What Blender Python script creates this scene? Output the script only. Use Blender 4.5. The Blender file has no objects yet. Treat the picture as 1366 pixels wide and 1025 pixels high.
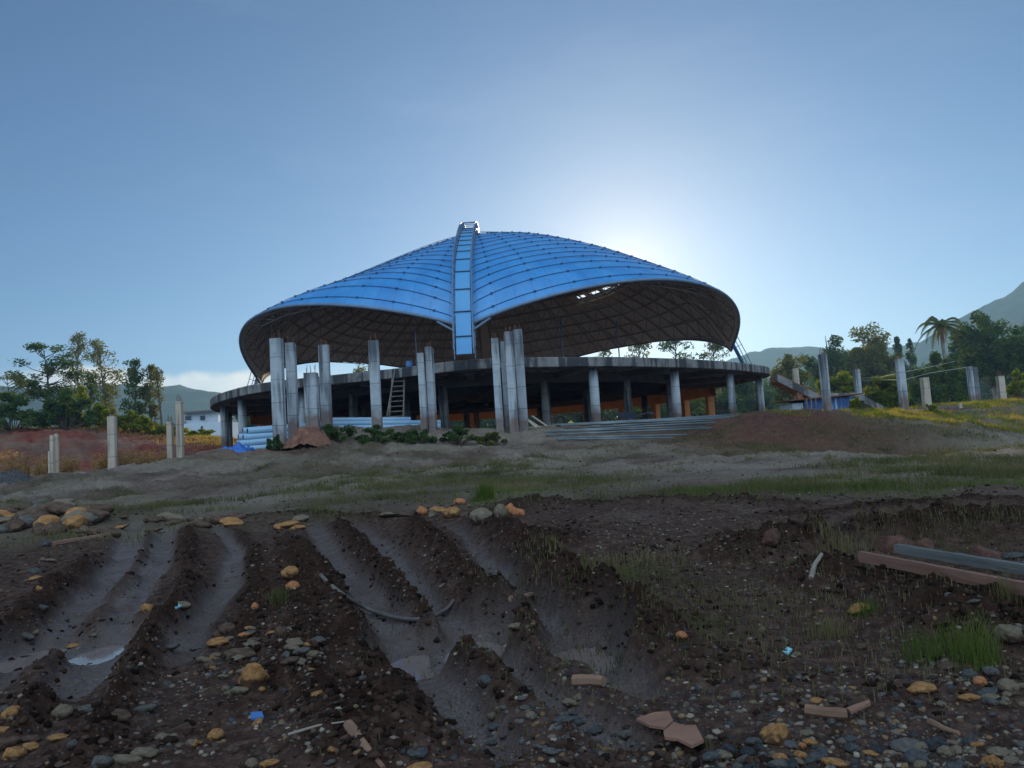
import bpy, math, random
import numpy as np
from mathutils import Vector, Matrix

S = bpy.context.scene
COL = S.collection
RAD = math.radians

# ------------------------------------------------------------------ camera
FPX, CXP, CYP = 1052.0, 683.0, 512.5          # focal length and centre in photo pixels
PITCH, ROLL = RAD(5.0), RAD(3.6)
EYE = np.array([0.0, 0.0, 1.6])
_f = np.array([0, math.cos(PITCH), math.sin(PITCH)])
_r0 = np.array([1.0, 0, 0]); _u0 = np.cross(_r0, _f)
_R = math.cos(ROLL) * _r0 - math.sin(ROLL) * _u0
_U = math.sin(ROLL) * _r0 + math.cos(ROLL) * _u0
cam_d = bpy.data.cameras.new('camera')
cam_d.sensor_width = 36.0; cam_d.lens = 36.0 * FPX / 1366.0
cam_d.clip_start = 0.05; cam_d.clip_end = 6000
cam = bpy.data.objects.new('camera', cam_d); COL.objects.link(cam)
cam.matrix_world = Matrix((( _R[0], _U[0], -_f[0], EYE[0]), (_R[1], _U[1], -_f[1], EYE[1]),
                           (_R[2], _U[2], -_f[2], EYE[2]), (0, 0, 0, 1)))
S.camera = cam

def ray(px, py):
    return _f + _R * ((px - CXP) / FPX) - _U * ((py - CYP) / FPX)
def at(px, py, Y):                             # the point of the place seen at a pixel, Y metres ahead
    d = ray(px, py); return EYE + d * (Y / d[1])
def on_z(px, py, z):
    d = ray(px, py); return EYE + d * ((z - EYE[2]) / d[2])
def hor(px):
    return 604.7 - (px - 683.0) * math.tan(ROLL)

# ------------------------------------------------------------------ sky, sun, exposure
_sd = ray(832, 366); _sd = _sd / np.linalg.norm(_sd)
SUN_EL = math.asin(_sd[2]); SUN_AZ = math.atan2(_sd[0], _sd[1])
wd = bpy.data.worlds.new('World'); S.world = wd; wd.use_nodes = True
nt = wd.node_tree; N = nt.nodes; L = nt.links
for n in list(N): N.remove(n)
sky = N.new('ShaderNodeTexSky'); sky.sky_type = 'NISHITA'; sky.sun_disc = False
sky.sun_elevation = SUN_EL; sky.sun_rotation = SUN_AZ
sky.altitude = 1500; sky.air_density = 1.05; sky.dust_density = 0.8; sky.ozone_density = 4.0
tc = N.new('ShaderNodeTexCoord')
sep = N.new('ShaderNodeSeparateXYZ'); L.new(tc.outputs['Generated'], sep.inputs[0])
def wmath(op, a, b=None, c=None, clamp=False):
    m = N.new('ShaderNodeMath'); m.operation = op; m.use_clamp = clamp
    for i, v in enumerate((a, b, c)):
        if v is None: continue
        if isinstance(v, (int, float)): m.inputs[i].default_value = v
        else: L.new(v, m.inputs[i])
    return m.outputs[0]
def wmap(v, a, b, c=0.0, d=1.0, smooth=True):
    m = N.new('ShaderNodeMapRange'); m.interpolation_type = 'SMOOTHSTEP' if smooth else 'LINEAR'
    L.new(v, m.inputs['Value'])
    for k, q in zip(('From Min', 'From Max', 'To Min', 'To Max'), (a, b, c, d)): m.inputs[k].default_value = q
    return m.outputs[0]
# thin high cirrus and one low cumulus bank behind the left hills
mp = N.new('ShaderNodeMapping'); L.new(tc.outputs['Generated'], mp.inputs[0])
mp.inputs['Scale'].default_value = (1.6, 1.6, 7.0); mp.inputs['Rotation'].default_value = (0, 0.35, 0)
n1 = N.new('ShaderNodeTexNoise'); n1.inputs['Scale'].default_value = 1.7; n1.inputs['Detail'].default_value = 6
n1.inputs['Roughness'].default_value = 0.6; L.new(mp.outputs[0], n1.inputs['Vector'])
cir = wmap(n1.outputs['Fac'], 0.45, 0.80, 0.0, 0.22)
n2 = N.new('ShaderNodeTexNoise'); n2.inputs['Scale'].default_value = 9.0; n2.inputs['Detail'].default_value = 5
L.new(tc.outputs['Generated'], n2.inputs['Vector'])
azi = wmath('ARCTAN2', sep.outputs['X'], sep.outputs['Y'])
elv = wmath('ARCSINE', sep.outputs['Z'])
top = wmath('MULTIPLY_ADD', n2.outputs['Fac'], 0.055, 0.098)         # cloud top (radians)
d_el = wmath('SUBTRACT', top, elv)
cum = wmath('MULTIPLY', wmap(d_el, 0.0, 0.012), wmap(wmath('ABSOLUTE', wmath('ADD', azi, 0.40)), 0.06, 0.22, 1.0, 0.0))
cum = wmath('MULTIPLY', cum, wmap(n2.outputs['Fac'], 0.3, 0.55, 0.5, 1.0))
mx1 = N.new('ShaderNodeMixRGB'); L.new(cir, mx1.inputs['Fac']); L.new(sky.outputs[0], mx1.inputs['Color1'])
mx1.inputs['Color2'].default_value = (4.2, 5.2, 6.8, 1)
mx2 = N.new('ShaderNodeMixRGB'); L.new(cum, mx2.inputs['Fac']); L.new(mx1.outputs[0], mx2.inputs['Color1'])
mx2.inputs['Color2'].default_value = (13.0, 11.8, 9.6, 1)
# aureole of thin high cloud lit round the sun
dt = N.new('ShaderNodeVectorMath'); dt.operation = 'DOT_PRODUCT'; L.new(tc.outputs['Generated'], dt.inputs[0]); dt.inputs[1].default_value = tuple(_sd)
ang = wmath('ARCCOSINE', wmath('MINIMUM', dt.outputs['Value'], 0.99999))
glow = wmath('EXPONENT', wmath('MULTIPLY', ang, -1 / RAD(3.8)))
mxg = N.new('ShaderNodeMixRGB'); mxg.blend_type = 'ADD'; L.new(glow, mxg.inputs['Fac']); L.new(mx2.outputs[0], mxg.inputs['Color1'])
mxg.inputs['Color2'].default_value = (8.5, 6.0, 2.6, 1)
mx2 = mxg
# fill light: bright cover added to the unseen sky behind the camera
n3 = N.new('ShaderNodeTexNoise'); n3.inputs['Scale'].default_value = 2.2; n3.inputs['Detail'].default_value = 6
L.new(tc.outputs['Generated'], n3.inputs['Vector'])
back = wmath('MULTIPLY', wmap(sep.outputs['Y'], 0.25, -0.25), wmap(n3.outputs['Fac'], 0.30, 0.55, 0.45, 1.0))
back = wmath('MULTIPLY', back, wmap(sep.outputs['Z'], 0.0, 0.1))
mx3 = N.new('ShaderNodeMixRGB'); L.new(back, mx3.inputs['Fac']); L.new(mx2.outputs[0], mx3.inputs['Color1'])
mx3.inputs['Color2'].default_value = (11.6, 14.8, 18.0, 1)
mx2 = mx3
bg = N.new('ShaderNodeBackground'); bg.inputs['Strength'].default_value = 0.097
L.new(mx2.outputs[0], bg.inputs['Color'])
wo = N.new('ShaderNodeOutputWorld'); L.new(bg.outputs[0], wo.inputs['Surface'])

sl = bpy.data.lights.new('sun', 'SUN'); sl.energy = 5.0; sl.angle = RAD(0.53); sl.color = (1.0, 0.80, 0.55)
sun = bpy.data.objects.new('sun', sl); COL.objects.link(sun)
sun.rotation_euler = Vector((-_sd[0], -_sd[1], -_sd[2])).to_track_quat('-Z', 'Y').to_euler()
sun.location = (30, 60, 60)
S.view_settings.view_transform = 'Standard'; S.view_settings.look = 'None'
S.view_settings.gamma = 1.0; S.view_settings.exposure = 0.0
S.render.engine = 'CYCLES'; S.cycles.use_denoising = True
S.cycles.max_bounces = 8; S.cycles.diffuse_bounces = 4; S.cycles.glossy_bounces = 3
S.cycles.transmission_bounces = 4; S.cycles.transparent_max_bounces = 8; S.cycles.volume_bounces = 0

# ------------------------------------------------------------------ helpers
rng = np.random.default_rng(7); random.seed(7)

class MB:                                      # gathers shapes for ONE mesh object
    def __init__(s): s.v = []; s.f = []; s.n = 0; s.mi = []; s.cur = 0
    def add(s, v, f):
        s.v.extend([tuple(map(float, p)) for p in v]); b = s.n
        s.f.extend([tuple(b + i for i in q) for q in f]); s.n += len(v)
        s.mi.extend([s.cur] * len(f))
    def box(s, c, size, M=None):
        x, y, z = [q / 2 for q in size]
        v = [(-x, -y, -z), (x, -y, -z), (x, y, -z), (-x, y, -z), (-x, -y, z), (x, -y, z), (x, y, z), (-x, y, z)]
        if M is not None: v = [M @ Vector(p) for p in v]
        v = [(p[0] + c[0], p[1] + c[1], p[2] + c[2]) for p in v]
        s.add(v, [(0, 3, 2, 1), (4, 5, 6, 7), (0, 1, 5, 4), (1, 2, 6, 5), (2, 3, 7, 6), (3, 0, 4, 7)])
    def tube(s, pts, r, n=6, cap=True):
        P = [Vector(p) for p in pts]; rings = []
        rs = r if hasattr(r, '__len__') else [r] * len(P)
        ref = None
        for i, p in enumerate(P):
            t = (P[min(i + 1, len(P) - 1)] - P[max(i - 1, 0)])
            if t.length < 1e-9: t = Vector((0, 0, 1))
            t.normalize()
            if ref is None: ref = t.orthogonal().normalized()
            a = (ref - t * ref.dot(t))
            a = a.normalized() if a.length > 1e-6 else t.orthogonal().normalized()
            ref = a; b = t.cross(a)
            rings.append([p + (a * math.cos(2 * math.pi * k / n) + b * math.sin(2 * math.pi * k / n)) * rs[i] for k in range(n)])
        v = [q for R_ in rings for q in R_]
        f = [(i * n + k, i * n + (k + 1) % n, (i + 1) * n + (k + 1) % n, (i + 1) * n + k) for i in range(len(P) - 1) for k in range(n)]
        if cap: f += [tuple(reversed(range(n))), tuple(range((len(P) - 1) * n, len(P) * n))]
        s.add(v, f)
    def prism(s, poly, z0, z1):
        n = len(poly)
        v = [(x, y, z0) for x, y in poly] + [(x, y, z1) for x, y in poly]
        s.add(v, [tuple(reversed(range(n))), tuple(range(n, 2 * n))] + [(i, (i + 1) % n, n + (i + 1) % n, n + i) for i in range(n)])
    def build(s, name, mats, parent=None, smooth=False, loc=None):
        me = bpy.data.meshes.new(name); me.from_pydata(s.v, [], s.f)
        for m in (mats if isinstance(mats, (list, tuple)) else [mats]): me.materials.append(m)
        if any(s.mi): me.polygons.foreach_set('material_index', s.mi)
        if smooth: me.polygons.foreach_set('use_smooth', [True] * len(me.polygons))
        me.update()
        o = bpy.data.objects.new(name, me); COL.objects.link(o)
        if parent is not None: o.parent = parent
        if loc is not None: o.location = loc
        return o

def np_mesh(name, V, F, mats, parent=None, smooth=False, colors=None, loc=None):
    """fast mesh from arrays; F is (n,k), all faces with k corners"""
    V = np.asarray(V, np.float32); F = np.asarray(F, np.int32); k = F.shape[1]
    me = bpy.data.meshes.new(name)
    me.vertices.add(len(V)); me.vertices.foreach_set('co', V.ravel())
    me.loops.add(F.size); me.loops.foreach_set('vertex_index', F.ravel())
    me.polygons.add(len(F)); me.polygons.foreach_set('loop_start', np.arange(0, F.size, k, dtype=np.int32))
    if smooth: me.polygons.foreach_set('use_smooth', np.ones(len(F), bool))
    for m in (mats if isinstance(mats, (list, tuple)) else [mats]): me.materials.append(m)
    if colors is not None:
        for cn, arr in colors.items():
            at_ = me.color_attributes.new(cn, 'FLOAT_COLOR', 'POINT')
            at_.data.foreach_set('color', np.c_[arr, np.ones(len(V))].astype(np.float32).ravel())
    me.update(calc_edges=True); me.validate()
    o = bpy.data.objects.new(name, me); COL.objects.link(o)
    if parent is not None: o.parent = parent
    if loc is not None: o.location = loc
    return o

def tag(o, label=None, cat=None, group=None, kind=None):
    if label: o['label'] = label
    if cat: o['category'] = cat
    if group: o['group'] = group
    if kind: o['kind'] = kind
    return o
def empty(name, loc, label=None, cat=None, group=None, rz=0.0):
    o = bpy.data.objects.new(name, None); COL.objects.link(o)
    o.location = [float(q) for q in loc]; o.rotation_euler = (0, 0, rz); o.empty_display_size = 0.3
    return tag(o, label, cat, group)

# vectorised value noise
def _hash(ix, iy, seed):
    h = (ix.astype(np.int64) * 374761393 + iy.astype(np.int64) * 668265263 + seed * 1274126177) & 0xffffffff
    h = ((h ^ (h >> 13)) * 1274126177) & 0xffffffff
    return ((h ^ (h >> 16)) & 0xffff) / 65535.0
def vnoise(x, y, seed=0):
    x = np.asarray(x, float); y = np.asarray(y, float)
    ix = np.floor(x); iy = np.floor(y); fx = x - ix; fy = y - iy
    ix = ix.astype(np.int64); iy = iy.astype(np.int64)
    u = fx * fx * fx * (fx * (fx * 6 - 15) + 10); v = fy * fy * fy * (fy * (fy * 6 - 15) + 10)
    a = _hash(ix, iy, seed); b = _hash(ix + 1, iy, seed); c = _hash(ix, iy + 1, seed); d = _hash(ix + 1, iy + 1, seed)
    return (a * (1 - u) + b * u) * (1 - v) + (c * (1 - u) + d * u) * v - 0.5
def fbm(x, y, oct=4, seed=0, gain=0.5):
    s = 0; a = 1.0
    for i in range(oct):
        s = s + a * vnoise(x, y, seed + i * 17); a *= gain; x = x * 2.03 + 11.3; y = y * 2.03 + 5.7
    return s

# ------------------------------------------------------------------ materials
def mat(name, cols, rough=0.8, scale=3.0, detail=5, bump=0.0, bscale=None, metallic=0.0, spec=0.4, stops=None,
        space='Object', stretch=(1, 1, 1), extra=None):
    """noise-mixed colours + bump; cols is a list of rgb, spread over a colour ramp"""
    m = bpy.data.materials.new(name); m.use_nodes = True
    nt = m.node_tree; N = nt.nodes; L = nt.links; b = N['Principled BSDF']
    b.inputs['Roughness'].default_value = rough; b.inputs['Metallic'].default_value = metallic
    b.inputs['Specular IOR Level'].default_value = spec
    tc = N.new('ShaderNodeTexCoord'); mp = N.new('ShaderNodeMapping'); mp.inputs['Scale'].default_value = stretch
    L.new(tc.outputs[space], mp.inputs[0])
    n = N.new('ShaderNodeTexNoise'); n.inputs['Scale'].default_value = scale; n.inputs['Detail'].default_value = detail
    n.inputs['Roughness'].default_value = 0.62; L.new(mp.outputs[0], n.inputs['Vector'])
    r = N.new('ShaderNodeValToRGB'); e = r.color_ramp.elements
    st = stops or [0.32 + 0.36 * i / max(1, len(cols) - 1) for i in range(len(cols))]
    while len(e) < len(cols): e.new(0.5)
    for i, c in enumerate(cols): e[i].position = st[i]; e[i].color = (*c, 1)
    L.new(n.outputs['Fac'], r.inputs[0]); out = r.outputs[0]
    if bump:
        n2 = N.new('ShaderNodeTexNoise'); n2.inputs['Scale'].default_value = bscale or scale * 4
        n2.inputs['Detail'].default_value = 6; L.new(mp.outputs[0], n2.inputs['Vector'])
        bp = N.new('ShaderNodeBump'); bp.inputs['Strength'].default_value = bump; bp.inputs['Distance'].default_value = 0.05
        L.new(n2.outputs['Fac'], bp.inputs['Height']); L.new(bp.outputs[0], b.inputs['Normal'])
    if extra: out = extra(N, L, tc, mp, out) or out
    L.new(out, b.inputs['Base Color'])
    return m
def leaf_mat(name, cols, trans=0.45, scale=0.6):
    m = bpy.data.materials.new(name); m.use_nodes = True
    nt = m.node_tree; N = nt.nodes; L = nt.links; N.remove(N['Principled BSDF'])
    tc = N.new('ShaderNodeTexCoord'); n = N.new('ShaderNodeTexNoise'); n.inputs['Scale'].default_value = scale
    n.inputs['Detail'].default_value = 3; L.new(tc.outputs['Object'], n.inputs['Vector'])
    r = N.new('ShaderNodeValToRGB'); e = r.color_ramp.elements
    while len(e) < len(cols): e.new(0.5)
    for i, c in enumerate(cols): e[i].position = 0.3 + 0.4 * i / max(1, len(cols) - 1); e[i].color = (*c, 1)
    L.new(n.outputs['Fac'], r.inputs[0])
    d = N.new('ShaderNodeBsdfDiffuse'); t = N.new('ShaderNodeBsdfTranslucent')
    g = N.new('ShaderNodeMixRGB'); g.blend_type = 'MULTIPLY'; g.inputs[0].default_value = 1.0
    g.inputs[2].default_value = (1.6, 1.5, 0.55, 1); L.new(r.outputs[0], g.inputs[1])
    L.new(r.outputs[0], d.inputs[0]); L.new(g.outputs[0], t.inputs[0])
    x = N.new('ShaderNodeMixShader'); x.inputs[0].default_value = trans
    L.new(d.outputs[0], x.inputs[1]); L.new(t.outputs[0], x.inputs[2])
    L.new(x.outputs[0], N['Material Output'].inputs['Surface'])
    return m

def streaks(dark, amount=0.8, lo=0.45, hi=0.6, freq=3.0, mud=None, mud_h=0.6):
    """vertical rain streaks (and a muddy foot up to mud_h metres) on concrete"""
    def ex(N, L, tc, mp, col):
        oi = N.new('ShaderNodeObjectInfo'); rv = N.new('ShaderNodeVectorMath'); rv.operation = 'SCALE'; rv.inputs[0].default_value = (37, 53, 29); L.new(oi.outputs['Random'], rv.inputs['Scale'])
        av = N.new('ShaderNodeVectorMath'); L.new(tc.outputs['Object'], av.inputs[0]); L.new(rv.outputs[0], av.inputs[1])
        m2 = N.new('ShaderNodeMapping'); m2.inputs['Scale'].default_value = (freq, freq, 0.22); L.new(av.outputs[0], m2.inputs[0])
        n = N.new('ShaderNodeTexNoise'); n.inputs['Scale'].default_value = 1.0; n.inputs['Detail'].default_value = 5; L.new(m2.outputs[0], n.inputs['Vector'])
        mr = N.new('ShaderNodeMapRange'); mr.interpolation_type = 'SMOOTHSTEP'; L.new(n.outputs['Fac'], mr.inputs['Value'])
        mr.inputs['From Min'].default_value = lo; mr.inputs['From Max'].default_value = hi; mr.inputs['To Max'].default_value = amount
        x = N.new('ShaderNodeMixRGB'); L.new(mr.outputs[0], x.inputs[0]); L.new(col, x.inputs[1]); x.inputs[2].default_value = (*dark, 1)
        o = x.outputs[0]
        if mud:                                   # black mould creeping down from the top
            gz = N.new('ShaderNodeSeparateXYZ'); L.new(tc.outputs['Generated'], gz.inputs[0])
            ma = N.new('ShaderNodeMath'); ma.operation = 'MULTIPLY_ADD'; L.new(n.outputs['Fac'], ma.inputs[0]); ma.inputs[1].default_value = .9; L.new(gz.outputs['Z'], ma.inputs[2])
            mm = N.new('ShaderNodeMapRange'); L.new(ma.outputs[0], mm.inputs['Value']); mm.inputs['From Min'].default_value = 1.22; mm.inputs['From Max'].default_value = 1.45; mm.inputs['To Max'].default_value = .6
            xm = N.new('ShaderNodeMixRGB'); L.new(mm.outputs[0], xm.inputs[0]); L.new(o, xm.inputs[1]); xm.inputs[2].default_value = (.035, .04, .05, 1); o = xm.outputs[0]
        sz = N.new('ShaderNodeSeparateXYZ'); L.new(tc.outputs['Object'], sz.inputs[0])      # formwork joints
        fr_ = N.new('ShaderNodeMath'); fr_.operation = 'PINGPONG'; L.new(sz.outputs['Z'], fr_.inputs[0]); fr_.inputs[1].default_value = .61
        jl = N.new('ShaderNodeMapRange'); L.new(fr_.outputs[0], jl.inputs['Value']); jl.inputs['From Min'].default_value = .012; jl.inputs['From Max'].default_value = .03
        jl.inputs['To Min'].default_value = .55; jl.inputs['To Max'].default_value = 0.0
        xj = N.new('ShaderNodeMixRGB'); L.new(jl.outputs[0], xj.inputs[0]); L.new(o, xj.inputs[1]); xj.inputs[2].default_value = (*dark, 1); o = xj.outputs[0]
        if mud:
            sp = N.new('ShaderNodeSeparateXYZ'); L.new(tc.outputs['Object'], sp.inputs[0])
            n3 = N.new('ShaderNodeTexNoise'); n3.inputs['Scale'].default_value = 1.6; n3.inputs['Detail'].default_value = 5; L.new(av.outputs[0], n3.inputs['Vector'])
            ad = N.new('ShaderNodeMath'); ad.operation = 'MULTIPLY_ADD'; L.new(n3.outputs['Fac'], ad.inputs[0]); ad.inputs[1].default_value = -1.6; L.new(sp.outputs['Z'], ad.inputs[2])
            mr2 = N.new('ShaderNodeMapRange'); L.new(ad.outputs[0], mr2.inputs['Value'])
            mr2.inputs['From Min'].default_value = mud_h - 1.0; mr2.inputs['From Max'].default_value = mud_h - 0.45
            mr2.inputs['To Min'].default_value = 0.75; mr2.inputs['To Max'].default_value = 0.0
            y = N.new('ShaderNodeMixRGB'); L.new(mr2.outputs[0], y.inputs[0]); L.new(o, y.inputs[1]); y.inputs[2].default_value = (*mud, 1)
            o = y.outputs[0]
        return o
    return ex

M = {}
M['concrete'] = mat('concrete', [(.20, .20, .195), (.29, .29, .285), (.35, .35, .34)], .9, 1.2, bump=.25, bscale=14, extra=streaks((.05, .05, .055), .85, .5, .6, 2.2))
M['slab_edge'] = mat('mouldy_slab', [(.10, .10, .10), (.19, .19, .185), (.27, .27, .26)], .92, 1.2, bump=.3, bscale=12, extra=streaks((.035, .037, .042), .9, .46, .58, 2.0))
M['pillar'] = mat('pillar_concrete', [(.29, .33, .365), (.39, .43, .46), (.46, .49, .515)], .95, 1.3, bump=.35, bscale=9, spec=.2, extra=streaks((.07, .08, .09), .68, .50, .64, 2.6, mud=(.15, .09, .065), mud_h=.8))  # blue cast of the shade put into the concrete colour
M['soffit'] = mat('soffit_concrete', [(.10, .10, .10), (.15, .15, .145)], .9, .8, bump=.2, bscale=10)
M['orange_beam'] = mat('orange_glow_concrete', [(.66, .29, .11), (.74, .35, .14), (.76, .40, .19)], .9, 1.2, bump=.2)  # orange of bounced sunlight mixed into the concrete colour
M['post'] = mat('post_concrete', [(.42, .35, .27), (.52, .44, .35)], .9, 1.6, bump=.2, extra=streaks((.08, .075, .07), .7, .52, .66, 4))  # beige warmed to carry the sunlight on these posts
def seams(nseg):                                # standing seams running up the shell, and faint dust
    def ex(N, L, tc, mp, col):
        sp = N.new('ShaderNodeSeparateXYZ'); L.new(tc.outputs['Object'], sp.inputs[0])
        at_ = N.new('ShaderNodeMath'); at_.operation = 'ARCTAN2'; L.new(sp.outputs['X'], at_.inputs[0]); L.new(sp.outputs['Y'], at_.inputs[1])
        ml = N.new('ShaderNodeMath'); ml.operation = 'MULTIPLY'; L.new(at_.outputs[0], ml.inputs[0]); ml.inputs[1].default_value = nseg
        pp = N.new('ShaderNodeMath'); pp.operation = 'PINGPONG'; L.new(ml.outputs[0], pp.inputs[0]); pp.inputs[1].default_value = 1.0
        mr = N.new('ShaderNodeMapRange'); L.new(pp.outputs[0], mr.inputs['Value']); mr.inputs['From Min'].default_value = .03; mr.inputs['From Max'].default_value = .12; mr.inputs['To Min'].default_value = .30; mr.inputs['To Max'].default_value = 0.
        x = N.new('ShaderNodeMixRGB'); L.new(mr.outputs[0], x.inputs[0]); L.new(col, x.inputs[1]); x.inputs[2].default_value = (.02, .12, .34, 1)
        n = N.new('ShaderNodeTexNoise'); n.inputs['Scale'].default_value = .9; n.inputs['Detail'].default_value = 7; n.inputs['Roughness'].default_value = .7; L.new(tc.outputs['Object'], n.inputs['Vector'])
        m2 = N.new('ShaderNodeMapRange'); L.new(n.outputs['Fac'], m2.inputs['Value']); m2.inputs['From Min'].default_value = .48; m2.inputs['From Max'].default_value = .75; m2.inputs['To Max'].default_value = .22
        y = N.new('ShaderNodeMixRGB'); L.new(m2.outputs[0], y.inputs[0]); L.new(x.outputs[0], y.inputs[1]); y.inputs[2].default_value = (.22, .38, .55, 1)
        return y.outputs[0]
    return ex
M['roof_blue'] = mat('blue_roof_sheet', [(.03, .20, .49), (.04, .25, .57), (.06, .29, .62)], .38, .5, spec=.6, bump=.12, bscale=.8, extra=seams(38))
M['rib_blue'] = mat('blue_deck_sheet', [(.08, .31, .60), (.10, .36, .66)], .42, .5, spec=.5)
M['steel_blue'] = mat('painted_steel', [(.10, .16, .24), (.16, .23, .32)], .5, 2, spec=.5)
M['steel_dark'] = mat('dark_steel', [(.03, .045, .07), (.05, .07, .10)], .5, 2)
M['lining'] = mat('roof_lining', [(.62, .54, .53), (.72, .64, .62), (.78, .70, .68)], .8, .5, bump=.15, bscale=3)
M['truss'] = mat('truss_steel', [(.28, .25, .24), (.40, .36, .34)], .6, 2)
M['rust'] = mat('rusty_steel', [(.10, .045, .025), (.20, .08, .04)], .8, 8)
# ------------------------------------------------------------------ terrain
# control points: (x, y, z) seen at pixels of the photograph at surveyed distances
CP = []
_off = [(420, 4.0), (295, 5.5), (195, 7.8), (135, 10.1), (95, 12.7), (65, 16.2), (45, 20.0), (25, 26.0)]
for px in (-350, -50, 250, 550, 850, 1150, 1450, 1750):
    for o_, d_ in (_off if px < 1100 else _off[:6] + [(47, 19.5), (38, 27.0)]): CP.append(at(px, hor(px) + o_, d_))
for px, py, d_ in [(-400, 650, 36), (-200, 646, 37), (0, 643, 37), (150, 628, 38), (230, 618, 39), (300, 606, 40),
                   (320, 608, 41), (370, 602, 41), (385, 604, 37), (430, 580, 40.5), (470, 588, 40), (500, 589, 40), (560, 588, 40),
                   (567, 574, 43), (640, 590, 41), (680, 572, 44), (500, 572, 44), (430, 572, 44), (700, 601, 38), (800, 598, 38), (900, 600, 36), (550, 606, 36), (400, 615, 34),
                   (1000, 601, 34), (1100, 606, 34.5), (1200, 607, 34.5), (1300, 603, 35), (1400, 603, 35.5), (1600, 600, 36),
                   (960, 582, 40), (1010, 561, 40), (1060, 558, 39.5), (1100, 559, 39.5), (1160, 560, 39.5), (1230, 566, 39.5),
                   (1290, 572, 39), (1366, 588, 38.5), (1160, 553, 45), (1230, 552, 46), (1300, 545, 49), (1345, 536, 50), (1420, 530, 51), (1600, 515, 53), (1372, 562, 44)]:
    CP.append(at(px, py, d_))
for px, d_, z_ in [(-400, 44, 1.0), (-100, 43, 1.2), (60, 43, 1.3), (160, 43, 1.5), (240, 46, 2.0), (-400, 60, 1.2), (-100, 60, 1.6), (100, 60, 1.9), (200, 60, 2.2), (260, 58, 2.6)]:
    p = at(px, 600, d_); CP.append(np.array([p[0], p[1], z_]))
for px, py, d_ in [(-400, 590, 70), (-100, 582, 70), (0, 580, 70), (100, 579, 70), (150, 586, 71), (200, 590, 73), (260, 588, 76), (290, 586, 82),
                   (0, 598, 66), (100, 602, 66), (200, 604, 68), (270, 600, 72)]:
    CP.append(at(px, py, d_))
BC = np.array([-2.7, 71.0])                                        # centre of the stadium
for a_ in range(0, 360, 45):
    for r_ in (0, 14, 25):
        if r_ == 0 and a_: continue
        CP.append(np.array([BC[0] + r_ * math.cos(RAD(a_)), BC[1] + r_ * math.sin(RAD(a_)), 3.1]))
for x_, y_, z_ in [(0, -8, 0), (-15, 0, 0), (15, 0, 0), (-30, 12, .3), (30, 12, .3), (0, -60, -.5), (-80, -20, 0), (80, -20, 0), (-100, 40, 1.5), (100, 40, 2.6),
                   (45, 62, 2.6), (60, 75, 2.8), (30, 60, 2.7), (70, 110, 3.4), (-60, 110, 6.4), (-30, 120, 5.6), (0, 110, 3.2), (35, 110, 3.2), (-120, 110, 7), (130, 110, 4),
                   (0, 180, 5), (-150, 200, 9), (150, 200, 7), (0, 400, 9), (-400, 400, 12), (400, 400, 12), (0, 1200, 12), (-1200, 600, 12), (1200, 600, 12), (0, -800, -2), (-800, -400, 0), (800, -400, 0)]:
    CP.append(np.array([x_, y_, z_], float))
CP = np.array(CP)
def _kern(r2): return -np.sqrt(r2 + 4.0)
_A = _kern(((CP[:, None, :2] - CP[None, :, :2]) ** 2).sum(-1))
_n = len(CP); _P = np.c_[np.ones(_n), CP[:, :2] / 100]
_K = np.zeros((_n + 3, _n + 3)); _K[:_n, :_n] = _A - np.eye(_n) * 0.02; _K[:_n, _n:] = _P; _K[_n:, :_n] = _P.T
_W = np.linalg.solve(_K, np.r_[CP[:, 2], 0, 0, 0])
def base_z(x, y):
    x = np.atleast_1d(np.asarray(x, float)); y = np.atleast_1d(np.asarray(y, float)); out = np.empty(x.size)
    for i in range(0, x.size, 20000):
        a, b = x[i:i + 20000], y[i:i + 20000]
        r2 = (a[:, None] - CP[None, :, 0]) ** 2 + (b[:, None] - CP[None, :, 1]) ** 2
        out[i:i + 20000] = _kern(r2) @ _W[:_n] + np.c_[np.ones(len(a)), a / 100, b / 100] @ _W[_n:]
    return out
def hit(px, py, zf=base_z, far=60.0):                              # where the sight line of a pixel meets the ground
    d = ray(px, py); ts = np.geomspace(1.5, far, 500)
    P = EYE + ts[:, None] * d; g = P[:, 2] - zf(P[:, 0], P[:, 1])
    k = np.argmax(g < 0)
    if g[k] >= 0: k = len(ts) - 1
    t0, t1 = ts[max(k - 1, 0)], ts[k]
    for _ in range(12):
        tm = .5 * (t0 + t1); p = EYE + tm * d
        if p[2] - zf(p[0], p[1])[0] < 0: t1 = tm
        else: t0 = tm
    return EYE + t1 * d
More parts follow.
